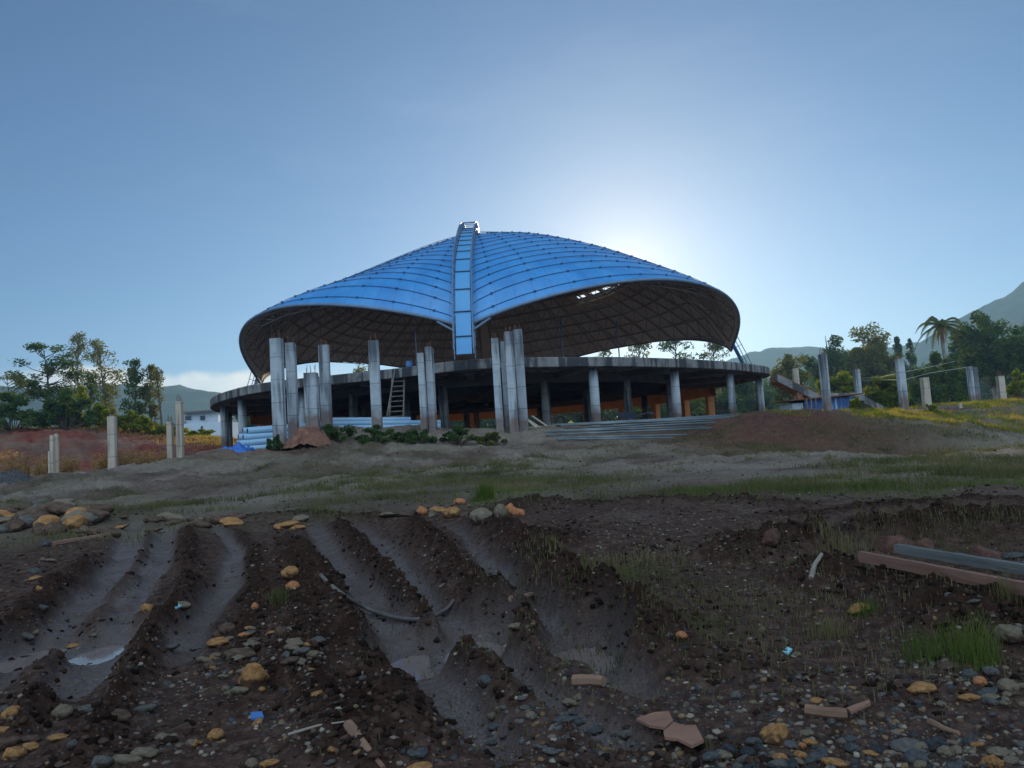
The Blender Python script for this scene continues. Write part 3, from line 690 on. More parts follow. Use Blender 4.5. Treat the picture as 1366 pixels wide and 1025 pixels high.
for phi, lab in ((0.0, 'front rib deck with pipe railings'), (math.pi / 2, 'right rib deck with pipe railings'), (math.pi, 'rear rib deck'), (-math.pi / 2, 'left rib deck with pipe railings')):
    n = 60; ts = np.linspace(0.0, 1.0, n + 1); hw = .46
    mb = MB(); V = []; F = []
    for t in ts: V += [rib_pt(phi, t, -hw, .42), rib_pt(phi, t, hw, .42), rib_pt(phi, t, hw, .36), rib_pt(phi, t, -hw, .36)]
    for i in range(n):
        for k in range(4): F.append((i * 4 + k, i * 4 + (k + 1) % 4, (i + 1) * 4 + (k + 1) % 4, (i + 1) * 4 + k))
    mb.add(V, F); rb = mb.build('roof_rib', M['rib_blue'], stad, smooth=False); rb['label'] = lab
    for t in np.linspace(.04, 1, 17):
        mb = MB(); mb.tube([rib_pt(phi, t, -hw - .1, .47), rib_pt(phi, t, hw + .1, .47)], .035, 5); mb.build('cross_bar', M['steel_dark'], rb)
    for s in (-1, 1):
        mb = MB(); up1 = .98
        if phi in (0.0, math.pi):                 # the front and rear ribs: a braced side truss
            mb.tube([rib_pt(phi, t, s * (hw + .12), up1) for t in ts], .038, 6)
            if s == 1:
                for t in np.linspace(.80, 1.0, 7): mb.tube([rib_pt(phi, t, -hw - .12, up1), rib_pt(phi, t, hw + .12, up1)], .034, 5)
            mb.tube([rib_pt(phi, t, s * (hw + .12), .40) for t in ts], .04, 6)
            mb.tube([rib_pt(phi, t, s * (hw + .16), -.25) for t in ts], .04, 6)
            for i, t in enumerate(np.linspace(.02, .995, 34)):
                mb.tube([rib_pt(phi, t, s * (hw + .12), -.25), rib_pt(phi, t, s * (hw + .12), up1)], .024, 5, False)
        else:                                     # the others: a plain handrail on posts
            mb.tube([rib_pt(phi, t, s * (hw + .06), .92) for t in ts], .035, 6)
            for t in np.linspace(.03, .99, 24): mb.tube([rib_pt(phi, t, s * (hw + .05), .38), rib_pt(phi, t, s * (hw + .06), .92)], .022, 5, False)
        mb.build('railing', M['steel_blue'], rb)
    if phi in (0.0,):
        for s in (-1, 1):
            mb = MB()
            mb.tube([rib_pt(phi, .06, s * .6, .2), shell(phi + s * .07, 1.0, -.2)], .07, 6)
            mb.tube([rib_pt(phi, .02, s * .6, .1), rib_pt(phi, .085, s * .6, -.1)], .09, 6)
            mb.build('foot_brace', M['steel_blue'], rb)
mb = MB(); mb.tube([(0, 0, 21.2 - ZF), (0, 0, 21.6 - ZF)], .9, 20); mb.build('apex_hub', M['rib_blue'], stad)
# rods hanging from the lattice
for px, y0, y1, d_ in ((751, 424, 474, 58), (826, 428, 474, 62), (556, 442, 478, 52)):
    a, b_ = at(px - 3, y0, d_), at(px, y1, d_); mb = MB(); mb.tube([L3((b_[0], b_[1], a[2])), L3((b_[0], b_[1], ZT))], .05, 6)
    mb.build('hanger_rod', M['steel_blue'], stad)
# ------------------------------------------------------------------ trees and plants
M['bark'] = mat('bark', [(.06, .045, .035), (.13, .10, .08)], .95, 6, stretch=(1, 1, .2))
M['bark_pale'] = mat('pale_bark', [(.16, .14, .12), (.30, .27, .23)], .95, 6, stretch=(1, 1, .2))
M['leaf_dark'] = leaf_mat('dark_leaves', [(.030, .062, .030), (.06, .105, .042), (.095, .14, .05)], .42)
M['leaf_olive'] = leaf_mat('olive_leaves', [(.075, .095, .042), (.13, .14, .055), (.18, .175, .065)], .5)
M['leaf_bright'] = leaf_mat('bright_leaves', [(.08, .12, .015), (.15, .19, .025), (.22, .23, .035)], .55)
M['leaf_palm'] = leaf_mat('palm_fronds', [(.05, .075, .025), (.10, .11, .04)], .4)
M['grass_green'] = leaf_mat('green_grass', [(.055, .095, .022), (.09, .14, .03), (.14, .165, .055)], .35, 2.)
M['grass_field'] = leaf_mat('field_grass', [(.07, .08, .035), (.12, .115, .055), (.18, .15, .085)], .35, .6)
M['grass_gold'] = leaf_mat('sunlit_grass', [(.20, .165, .05), (.31, .235, .075), (.38, .28, .10)], .5, .4)
M['weed_dry'] = leaf_mat('dry_weed', [(.24, .15, .08), (.36, .24, .13), (.42, .30, .17)], .45, 2.)

def leaf_cards(cen, spread, n, size, seed=None, flat=0.0, up=0.0):
    """n little leaf quads around the centres cen (m,3) with the radii spread (m,3)"""
    cen = np.asarray(cen, float); m = len(cen); k = rng.integers(0, m, n)
    d = rng.normal(size=(n, 3)); d /= np.linalg.norm(d, axis=1)[:, None]
    rad = rng.random(n) ** .45
    c = cen[k] + d * rad[:, None] * np.asarray(spread)[k]
    a = rng.normal(size=(n, 3)); a[:, 2] *= (1 - flat); a /= np.linalg.norm(a, axis=1)[:, None]
    b = np.cross(a, rng.normal(size=(n, 3))); b[:, 2] *= (1 - flat); b /= np.maximum(np.linalg.norm(b, axis=1)[:, None], 1e-6)
    s = size * rng.uniform(.55, 1.3, n)[:, None]
    V = np.stack([c - a * s, c - b * s * .45, c + a * s, c + b * s * .45], 1).reshape(-1, 3)
    return V
def quads(n): return np.arange(n * 4).reshape(n, 4)

def tree(name, px, py0, py1, Y, wpx, kind, label, cat='tree', group=None, leaf='leaf_dark', n=3500, size=.33, zb=None, bark='bark', lean=0.0, low=.3):
    z0 = ground_z([at(px, py0, Y)[0]], [Y])[0] - .1
    p0 = at(px, py0, Y); H_ = at(px, py1, Y)[2] - z0; W_ = wpx / FPX * Y
    root = empty(name, (p0[0], Y, z0), label, cat, group)
    mt = MB(); sp = []; cen = []
    top = np.array([lean * H_, 0, H_ * .93])
    tr = [(0, 0, -.3)] + [(lean * H_ * t + math.sin(t * 5 + px) * .02 * H_, math.cos(t * 4 + px) * .02 * H_, H_ * t) for t in (.15, .3, .45, .6, .75, .92)]
    r0 = max(.07, H_ * .016) if kind != 'dense' else max(.1, H_ * .022)
    mt.tube(tr, [r0 * 1.25, r0, r0 * .85, r0 * .7, r0 * .52, r0 * .36, r0 * .12], 7)
    def trunk_at(t): return np.array([np.interp(t, [0, .15, .3, .45, .6, .75, .92, 1], [q[i] for q in tr] + [tr[-1][i]]) for i in range(3)])
    if kind == 'umbrella':
        for i in range(40):
            t = rng.uniform(low, .97); a = rng.uniform(0, 2 * math.pi); prof_ = math.sin(min(1, (t - low) / (1 - low) * .9 + .15) * math.pi) ** .6
            L_ = W_ / 2 * rng.uniform(.45, 1.05) * prof_; s0 = trunk_at(max(.2, t - .12))
            e = np.array([L_ * math.cos(a), L_ * math.sin(a), H_ * t]); cen.append(e); sp.append([W_ * .15, W_ * .15, H_ * .035])
            mid = (s0 + e) / 2 + np.array([0, 0, -.02 * H_]); mt.tube([s0, mid, e], [r0 * .35, r0 * .22, r0 * .08], 5)
            cen.append(mid * .3 + e * .7); sp.append([W_ * .13, W_ * .13, H_ * .04])
        fl = .6
    elif kind == 'slender':
        for i in range(60):
            t = rng.uniform(low, 1.0); a = rng.uniform(0, 2 * math.pi); prof_ = math.sin((.12 + .88 * (t - low) / (1 - low)) * math.pi * .92) ** .7
            L_ = W_ / 2 * rng.uniform(.2, 1.0) * prof_; s0 = trunk_at(max(.1, t - .1))
            e = np.array([trunk_at(t)[0] + L_ * math.cos(a), L_ * math.sin(a), H_ * t]); cen.append(e); sp.append([W_ * .17, W_ * .17, H_ * .05])
            mt.tube([s0, (s0 + e) / 2 + np.array([0, 0, .01 * H_]), e], [r0 * .3, r0 * .18, r0 * .06], 4)
        fl = .1
    elif kind == 'conifer':
        for i in range(60):
            t = rng.uniform(low, 1.0); a = rng.uniform(0, 2 * math.pi); L_ = W_ / 2 * (1.02 - (t - low) / (1 - low)) * rng.uniform(.5, 1.1)
            s0 = trunk_at(t); e = s0 + np.array([L_ * math.cos(a), L_ * math.sin(a), -.2 * L_]); cen.append((s0 + 2 * e) / 3); sp.append([W_ * (.22 - .17 * t), W_ * (.22 - .17 * t), H_ * .045])
            mt.tube([s0, e], [r0 * .25, r0 * .06], 4)
        fl = .3
    else:
        for i in range(46):
            d = rng.normal(size=3); d /= np.linalg.norm(d); rr_ = rng.uniform(.45, 1.0)
            e = np.array([0, 0, H_ * (.5 + low / 2)]) + d * rr_ * np.array([W_ / 2 * .84, W_ / 2 * .84, H_ * (.5 - low / 2) * .92])
            if e[2] < .05 * H_: e[2] = .05 * H_
            cen.append(e); k_ = rng.uniform(.7, 1.25); sp.append([W_ * .135 * k_, W_ * .135 * k_, H_ * .085 * k_])
            s0 = trunk_at(np.clip(e[2] / H_ - .2, .1, .85)); mt.tube([s0, (s0 + e) / 2 - np.array([0, 0, .02 * H_]), e], [r0 * .4, r0 * .22, r0 * .07], 5)
        fl = .1
    mt.build('trunk', M[bark], root, smooth=True)
    n = int(n * (1.0 if kind in ('slender', 'umbrella') else 1.9)); V = leaf_cards(cen, sp, n, size * (.66 if kind in ('slender', 'umbrella') else .70), flat=fl)
    np_mesh('crown', V, quads(n), M[leaf], root)
    return root

G_L = 'trees on the left bank'
tree('tree', 62, 582, 452, 88, 86, 'umbrella', 'dark spreading tree with flat layered crown at the far left bank', group=G_L, n=3800, size=.30, low=.42)
tree('tree', 12, 582, 497, 84, 62, 'umbrella', 'low half bare tree at the left picture edge beside the spreading tree', group=G_L, leaf='leaf_olive', n=1500, size=.26, low=.45)
tree('tree', 108, 580, 446, 100, 36, 'slender', 'tallest thin pale tree with feathery top rising behind the spreading tree', group=G_L, leaf='leaf_olive', n=2400, size=.24, low=.35, bark='bark_pale')
tree('tree', 138, 582, 455, 98, 50, 'slender', 'tall thin tree with open olive crown right of the feathery tallest one', group=G_L, leaf='leaf_olive', n=3000, size=.26, low=.3, bark='bark_pale')
tree('tree', 122, 582, 500, 90, 26, 'slender', 'short thin dark tree standing below the feathery tall tree', group=G_L, n=1100, size=.24, low=.25)
tree('tree', 180, 584, 482, 94, 40, 'slender', 'medium tree with dark clumped crown right of the tall olive tree', group=G_L, n=2500, size=.28, low=.18)
tree('tree', 203, 586, 490, 96, 36, 'slender', 'bushy medium tree with olive crown next to the bare stemmed tree', group=G_L, leaf='leaf_olive', n=2200, size=.28, low=.12)
tree('tree', 214, 588, 492, 92, 20, 'slender', 'bare stemmed little tree with a tuft on top, rightmost of the left trees', group=G_L, leaf='leaf_olive', n=420, size=.24, low=.55)
G_R = 'trees right of the stadium'
for a in [(1166, 546, 431, 104, 84, 'dense', 'big round leafy tree beyond the ramp, tallest of the trees by the posts', 'leaf_olive', 5200, .36, .15),
          (1112, 548, 438, 112, 70, 'dense', 'lower rounded tree just left of the big round leafy tree', 'leaf_dark', 3600, .36, .1),
          (1060, 545, 470, 100, 60, 'dense', 'pale green tree rising behind the stadium platform end', 'leaf_olive', 2600, .34, .1),
          (1118, 552, 492, 74, 58, 'dense', 'yellow green sunlit shrub tree above the concrete ramp', 'leaf_bright', 2400, .26, .15),
          (1204, 546, 444, 118, 48, 'conifer', 'pointed dark conifer left of the palm', 'leaf_dark', 2000, .30, .1),
          (1222, 546, 447, 121, 42, 'conifer', 'second pointed conifer, half hidden by the palm fronds', 'leaf_dark', 1800, .30, .1),
          (1186, 556, 498, 62, 66, 'dense', 'leafy green shrub tree between two concrete posts', 'leaf_bright', 3200, .22, .05),
          (1328, 544, 410, 84, 96, 'dense', 'large dense tree at the right picture edge under the mountain', 'leaf_dark', 5600, .30, .22),
          (1382, 544, 412, 88, 80, 'dense', 'dark tree cut by the right picture edge', 'leaf_dark', 3600, .32, .2),
          (1290, 545, 440, 100, 56, 'dense', 'dark tree behind the palm stem', 'leaf_dark', 3000, .34, .1)]:
    tree('tree', a[0], a[1], a[2], a[3], a[4], a[5], a[6], group=G_R, leaf=a[7], n=a[8], size=a[9], low=a[10], bark='bark_pale' if a[0] == 1328 else 'bark')
G_B = 'trees behind the stadium'
for i, a in enumerate([(862, 570, 449, 118, 50, 'slender', 'feathery tree seen through the right rear arch', 'leaf_olive', 2600), (908, 570, 445, 122, 62, 'slender', 'broad feathery tree filling the middle of the right rear arch', 'leaf_dark', 3600),
          (812, 570, 466, 124, 36, 'slender', 'small faint tree at the left end of the right rear arch', 'leaf_olive', 1500), (958, 565, 455, 112, 50, 'slender', 'tree beside the right roof rib seen under the shell', 'leaf_olive', 2200),
          (500, 590, 478, 112, 56, 'dense', 'leafy tree top peeking over the platform through the left rear arch', 'leaf_olive', 2600), (600, 585, 495, 118, 90, 'dense', 'dark round tree behind the stadium columns near its front rib', 'leaf_dark', 2600),
          (690, 580, 500, 120, 100, 'dense', 'dark round tree behind the middle of the stadium', 'leaf_dark', 2800), (770, 578, 500, 116, 96, 'dense', 'dark tree framed by the orange rear columns', 'leaf_dark', 2800),
          (850, 572, 500, 114, 90, 'dense', 'sunlit tree behind the right columns', 'leaf_bright', 2600), (925, 570, 500, 112, 90, 'dense', 'yellow green tree behind the right front column', 'leaf_bright', 2600),
          (1000, 562, 500, 110, 90, 'dense', 'blue green tree behind the platform end', 'leaf_dark', 2800), (520, 592, 505, 118, 90, 'dense', 'dark tree behind the ladder', 'leaf_dark', 2400),
          (430, 598, 512, 118, 96, 'dense', 'dark tree behind the left pillar pair', 'leaf_dark', 2400), (345, 602, 522, 112, 60, 'dense', 'dark tree behind the pipe stack', 'leaf_dark', 1800)]):
    tree('tree', a[0], a[1], a[2], a[3] * 1.45, a[4], a[5], a[6], group=G_B, leaf=a[7], n=a[8], size=.52, low=.12)

def bush(px, py, Y, wpx, hpx, label, leaf='leaf_dark', n=1500, size=.16, group=None, name='bush', cat='bush', depth=.7):
    c = at(px, py, Y); z0 = ground_z([c[0]], [Y])[0] - .05; W_ = wpx / FPX * Y; H_ = hpx / FPX * Y
    root = empty(name, (c[0], Y, z0), label, cat, group); cen = []; sp = []; mt = MB()
    for i in range(26):
        a = rng.uniform(0, 2 * math.pi); r = rng.random() ** .5; h = H_ * (1 - r * r * .75) * rng.uniform(.35, .95)
        e = np.array([W_ / 2 * r * math.cos(a), W_ / 2 * depth * r * math.sin(a), h]); cen.append(e); k_ = rng.uniform(.7, 1.3)
        sp.append([W_ * .1 * k_, W_ * .1 * depth * k_, H_ * .13 * k_])
        mt.tube([(e[0] * .2, e[1] * .2, -.05), (e[0] * .6, e[1] * .6, h * .55), tuple(e)], [.04, .028, .01], 4)
    mt.build('stem', M['bark'], root); np_mesh('foliage', leaf_cards(cen, sp, n, size), quads(n), M[leaf], root)
    return root
for i, a in enumerate([(18, 584, 72, 90, 52, 'dark vine covered bush at the left picture edge, on top of the red bank', 'leaf_dark', 3600), (88, 584, 73, 84, 56, 'broad dark bush with a sunlit yellow crest on top of the red bank', 'leaf_dark', 3600),
             (100, 583, 77, 74, 66, 'yellow green sunlit creeper crest behind the broad dark bush', 'leaf_bright', 3000), (140, 588, 76, 56, 40, 'yellow green bush right of the broad dark bush', 'leaf_bright', 2200),
             (178, 592, 77, 52, 28, 'low bright bush on the bank beneath the olive trees', 'leaf_bright', 1600), (222, 592, 80, 56, 16, 'flat bright bush nearest the two slim posts', 'leaf_bright', 1400), (268, 590, 86, 50, 10, 'low grassy bush in front of the white house', 'leaf_bright', 1000)]):
    bush(a[0], a[1], a[2], a[3], a[4], a[5], a[6], a[7], .2, 'bushes along the top of the red bank')
for a in [(1258, 548, 68, 92, 84, 'tall dark creeper covered mass below the palm', 'leaf_dark', 6000, .2), (1362, 546, 52, 26, 44, 'bright green shrub at the right picture edge', 'leaf_bright', 1300, .13),
          (1142, 556, 46, 16, 24, 'small yellow green shrub at the foot of the ramp', 'leaf_bright', 700, .09), (1244, 556, 46, 22, 20, 'small bright sapling in front of the short brown post', 'leaf_bright', 600, .09)]:
    bush(a[0], a[1], a[2], a[3], a[4], a[5], a[6], a[7], a[8])
for a in [(452, 592, 40.2, 60, 30, 'dark low bush left of the red earth lump'), (505, 594, 40, 66, 28, 'dark low bush under the single tall pillar'), (556, 594, 40, 50, 26, 'dark bush at the foot of the streaked middle pillars'),
          (610, 590, 40.5, 56, 24, 'dark weedy bush left of the pillar cluster'), (655, 590, 40.5, 46, 20, 'low dry bush in front of the pillar cluster'), (368, 606, 39, 26, 30, 'small dark bush at the foot of the leftmost pillar')]:
    bush(a[0], a[1], a[2], a[3], a[4], a[5], 'leaf_dark' if 'dry' not in a[5] else 'leaf_olive', 3200, .065, 'dark bushes on the mound before the stadium')

# palm: stem and arching feather fronds
pc = at(1268, 545, 76); pz = ground_z([pc[0]], [76])[0]; ph_ = at(1266, 434, 76)[2] - pz
palm = empty('palm_tree', (pc[0], 76, pz), 'tall feather palm standing above the dark creeper mass', 'palm tree')
mb = MB(); mb.tube([(0, 0, -.3), (.1, 0, ph_ * .35), (-.05, 0, ph_ * .7), (-.1, 0, ph_)], [.24, .19, .16, .15], 9); mb.build('trunk', M['bark_pale'], palm, smooth=True)
fr = [(-165, 2.7, .55), (-150, 3.0, -.1), (165, 2.9, -.5), (-20, 2.7, .1), (20, 2.8, -.4), (70, 2.6, 1.1), (100, 2.5, 1.5), (50, 3.0, .7), (-60, 2.8, .5), (-110, 2.8, .8), (140, 2.6, .9), (0, 2.4, 1.3), (-40, 2.6, -.6), (-140, 2.7, -.7), (90, 2.2, 2.0)]
for az, Lf, up in fr:
    a = RAD(az); V = []; F = []; spine = []
    for k in range(15):
        t = k / 14; r = Lf * t * (1 - .12 * t * t); z = ph_ + up * Lf * .55 * t - (1.25 + .2 * up) * Lf * .5 * t * t * t + .1
        spine.append(Vector((-.1 + r * math.cos(a), r * math.sin(a), z)))
    m2 = MB(); m2.tube(spine, [.045 * (1 - i / 16) + .008 for i in range(15)], 5)
    for k in range(1, 15):
        tdir = (spine[k] - spine[k - 1]).normalized(); sd = Vector((-math.sin(a), math.cos(a), 0))
        for q in range(3):
            for s in (-1, 1):
                p = spine[k - 1].lerp(spine[k], q / 3); ll = .62 * math.sin(math.pi * min(1, (k + q / 3) / 15 * .9 + .1)) ** .6
                tip = p + sd * s * ll * .75 + tdir * ll * .45 + Vector((0, 0, -ll * .42)); w = tdir * .045
                m2.add([p - w, p + w, tip], [(0, 1, 2)])
    m2.build('frond', M['leaf_palm'], palm)
mb = MB()
for k in range(40):
    a = rng.uniform(0, 6.28); mb.tube([(-.1 + .15 * math.cos(a), .15 * math.sin(a), ph_), (-.1 + .45 * math.cos(a), .45 * math.sin(a), ph_ - rng.uniform(.8, 1.9))], [.05, .02], 4)
mb.build('dead_fronds', M['weed_dry'], palm)

# dry weeds in the ditch and on the mounds
def weed(px, py, Y, hpx, label, group, m='weed_dry', stems=16, spread=.55):
    c = at(px, py, Y); z0 = ground_z([c[0]], [Y])[0] - .05; H_ = at(px, py - hpx, Y)[2] - z0; mbw = MB()
    for i in range(stems):
        a = rng.uniform(0, 6.28); r = rng.uniform(0, spread); x, y = r * math.cos(a), r * math.sin(a); h = H_ * rng.uniform(.55, 1.05); lx, ly = rng.uniform(-.12, .12, 2) * h
        mbw.tube([(x, y, -.05), (x + lx * .4, y + ly * .4, h * .5), (x + lx, y + ly, h)], [.012, .01, .004], 4)
        for k in range(40):
            t = rng.uniform(.25, 1); p = Vector((x + lx * t, y + ly * t, h * t)); d = Vector(rng.normal(size=3)); d.z = abs(d.z) * .7; d = d.normalized() * rng.uniform(.08, .2); w = d.cross(Vector(rng.normal(size=3))).normalized() * .022
            mbw.add([p, p + d * .5 + w, p + d, p + d * .5 - w], [(0, 1, 2, 3)])
    o = mbw.build('dry_weed', M[m], loc=(c[0], Y, z0)); tag(o, label, 'dry weed', group); return o
ws = [(8, 630, 41, 34), (22, 630, 41.5, 26), (38, 632, 42, 24), (52, 632, 42, 22), (62, 630, 43, 20), (84, 630, 43, 22), (98, 628, 43, 20), (135, 626, 43, 20), (143, 626, 43.5, 24), (163, 624, 43.5, 24), (173, 624, 44, 20), (186, 622, 44, 17), (194, 622, 44.5, 20), (210, 620, 45, 20)]
wl = ['tall rusty dry weed at the left picture edge', 'rusty dry weed second from the left edge', 'dry weed just right of the dark gravel heap', 'dry golden weed left of the thin double post', 'golden weed touching the thin double post', 'dry weed right of the thin double post', 'small dry weed midway between the double post and the thick post',
      'pale dry weed close to the thick post on its left', 'tallest pale weed leaning on the thick post', 'bushy pale weed right of the thick post', 'second pale weed right of the thick post', 'low pale weed in the middle of the ditch', 'yellowish weed near the slim short post', 'lone yellow weed left of the slim posts']
for a, l in zip(ws, wl): weed(*a, l, 'dry weeds along the ditch')

# the continuous wood far behind the stadium
x = rng.uniform(-66, 190, 1900); y = rng.uniform(185, 215, 1900); z = base_z(x, y)
h = 10 + 4.5 * fbm(x / 9, y / 30, 3, 5); cen = np.c_[x, y, z + h * rng.random(1900)]; sp = np.tile([3.0, 2.2, 2.0], (1900, 1))
tag(np_mesh('wood', leaf_cards(cen, sp, 52000, .75), quads(52000), M['leaf_dark']), kind='stuff')
# ------------------------------------------------------------------ hills
M['hill'] = mat('forested_hill', [(.030, .045, .025), (.05, .07, .035), (.07, .085, .045)], .95, .03, bump=.0, spec=.1)
def hill(name, crest, Y, front, back, label):
    cr = np.array([at(x, y, Y) for x, y in crest]); xs = np.linspace(cr[0, 0], cr[-1, 0], 140); zc = np.interp(xs, cr[:, 0], cr[:, 2])
    vs = np.r_[np.linspace(-1, 0, 26), np.linspace(0, 1, 10)[1:]]; V = []
    for v in vs:
        yy = Y + (v * front if v < 0 else v * back); p = (1 - abs(v)) ** 1.15
        n = fbm(xs / 70 + 3, np.full_like(xs, yy / 70), 5, 41); n2 = fbm(xs / 11, np.full_like(xs, yy / 11), 3, 43)
        zz = 4 + (zc - 4) * p * (1 + .32 * n * (1 - p) * 2) + n2 * 2.4 * min(1, p * 3)
        V.append(np.c_[xs, np.full_like(xs, yy + 14 * 0), zz])
    V = np.concatenate(V); m = len(xs); F = [(i * m + k, i * m + k + 1, (i + 1) * m + k + 1, (i + 1) * m + k) for i in range(len(vs) - 1) for k in range(m - 1)]
    return tag(np_mesh(name, V, np.array(F), M['hill'], smooth=True), kind='structure')
hill('hill', [(-700, 545), (-400, 515), (-150, 505), (0, 515), (90, 520), (150, 512), (212, 517), (240, 515), (262, 519), (300, 525), (340, 530), (420, 545), (520, 575), (600, 600)], 780, 330, 200, '')
hill('hill', [(820, 560), (900, 510), (960, 486), (1000, 470), (1040, 463), (1075, 462), (1110, 466), (1150, 468), (1185, 464), (1220, 457), (1300, 452), (1420, 450), (1600, 470), (1900, 520)], 900, 300, 200, '')
hill('hill', [(1150, 530), (1210, 468), (1250, 444), (1282, 424), (1312, 407), (1340, 395), (1366, 377), (1420, 345), (1500, 325), (1600, 345), (1800, 420), (2100, 530)], 760, 300, 240, '')
# ------------------------------------------------------------------ free-standing pillars, posts, and site things
def upright(name, xt, yt, xb, yb, w, Y, label, cat, group, m='pillar', rebar=0, top=None, dpt=None, rot=None):
    b = at(xb, yb, Y); gz = ground_z([b[0]], [Y])[0]; zt = at(xt, yt, Y)[2]; W_ = w * .9 / FPX * Y; D_ = dpt or W_
    o = empty(name, (b[0], Y, gz), label, cat, group, rz=rot if rot is not None else rng.uniform(-.12, .12)); h = zt - gz
    mb = MB(); c = W_ * .07; x, y = W_ / 2, D_ / 2
    poly = [(-x + c, -y), (x - c, -y), (x, -y + c), (x, y - c), (x - c, y), (-x + c, y), (-x, y - c), (-x, -y + c)]
    mb.prism(poly, -.8, h); sh = mb.build('shaft', M[m], o)
    for i in range(rebar):
        a = math.pi / 4 + i * 2 * math.pi / rebar; mb = MB(); q = rng.uniform(-.05, .05, 2); rr_ = .36
        mb.tube([(W_ * rr_ * math.cos(a), D_ * rr_ * math.sin(a), h - .1), (W_ * rr_ * math.cos(a) + q[0] * .4, D_ * rr_ * math.sin(a) + q[1] * .4, h + .2), (W_ * rr_ * math.cos(a) + q[0], D_ * rr_ * math.sin(a) + q[1], h + rng.uniform(.28, .48))], .014, 5)
        mb.build('rebar', M['rust'], o)
    return o
GP = 'tall bare pillars in front of the stadium'
for a in [(371, 452, 374, 600, 17, 42, 'leftmost wide blue grey pillar beside the pipe stack', 4, .55), (389, 458, 392, 578, 14, 44, 'pillar half hidden behind the leftmost wide pillar', 4, None),
          (416, 498, 418, 578, 19, 42.5, 'shorter dark streaked pillar left of the slim tall one', 6, None), (431, 461, 436, 562, 15, 44.5, 'slim pale pillar standing behind the shorter streaked one', 4, None),
          (497, 455, 503, 560, 15, 43.5, 'single tall pale pillar between the ladder and the slim pillar', 4, None),
          (563, 472, 567, 572, 9, 42.6, 'left pale edge pillar of the streaked middle pair', 3, .8), (572, 464, 578, 574, 10, 43, 'dark streaked pillar of the middle pair, in front of the front rib', 3, .8),
          (662, 452, 667, 572, 11, 43, 'leftmost pillar of the close set cluster', 3, .6), (672, 456, 678, 568, 9, 44.2, 'rear pillar of the close set cluster', 3, None),
          (681, 443, 686, 574, 13, 43, 'middle and tallest pillar of the close set cluster', 4, None), (694, 440, 699, 572, 13, 43.8, 'right hand pillar of the close set cluster', 4, None)]:
    upright('concrete_pillar', a[0], a[1], a[2], a[3], a[4], a[5], a[6], 'pillar', GP, 'pillar', a[7], dpt=a[8])
GQ = 'slim unfinished posts left of the stadium'
for a in [(70, 581, 70, 632, 5, 42, 'thinner half of the double post in the ditch'), (76, 579, 76, 632, 5, 42.2, 'darker half of the double post in the ditch'), (65, 602, 66, 632, 2.5, 41.6, 'short thin stake beside the double post'),
          (148, 556, 151, 628, 11, 43, 'thick pale post with mossy top in the ditch'), (227, 563, 228, 619, 8, 45.5, 'short slim post of the pair near the blue tarpaulin'), (240, 536, 241, 618, 9, 45, 'tall slim sunlit post of the pair near the blue tarpaulin')]:
    upright('concrete_post', a[0], a[1], a[2], a[3], a[4], a[5], a[6], 'post', GQ, 'post', 4 if a[4] > 6 else 0)
GS = 'unfinished posts right of the stadium'
for a in [(1061, 492, 1063, 518, 8, 72, 'short post rising behind the concrete ramp'), (1097, 473, 1105, 558, 10, 45, 'tall post with bare rods in front of the blue shed'), (1145, 493, 1147, 540, 8, 66, 'post standing behind the ramp landing'),
          (1200, 479, 1207, 550, 10, 50, 'tall blue grey post at the left of the sunlit grass'), (1233, 504, 1238, 553, 10, 52, 'shorter pale sunlit post next to the tall blue grey one'), (1293, 490, 1299, 546, 7, 54, 'left shaft of the twin posts below the palm'),
          (1300, 490, 1306, 545, 6, 55, 'right shaft of the twin posts below the palm'), (1334, 502, 1338, 538, 9, 62, 'post under the large tree at the right edge'), (1281, 538, 1282, 550, 4, 50, 'short brown stake near the twin posts')]:
    upright('concrete_post', a[0], a[1], a[2], a[3], a[4], a[5], a[6], 'post', GS, 'pillar' if a[0] in (1097, 1145, 1200, 1293, 1300) else 'post', 4 if a[4] > 7 and a[0] != 1233 else 0)  # shaded posts take the bluish concrete, sunlit ones the warm copy

# cables strung between the right-hand posts
M['cable'] = mat('pale_cable', [(.35, .34, .32), (.45, .44, .42)], .7, 3)
for (pts, lab) in (([(1147, 505, 66), (1175, 503, 60), (1204, 497, 50), (1240, 490, 56), (1275, 482, 66)], 'upper slack cable between the posts and the palm'), ([(1147, 508, 66), (1178, 507, 60), (1205, 507, 50.3), (1240, 498, 53), (1297, 489, 54.3)], 'lower slack cable between the posts')):
    mb = MB(); P = [at(*p) for p in pts]; mb.tube(P, .015, 5); tag(mb.build('cable', M['cable']), lab, 'cable', 'cables between posts')

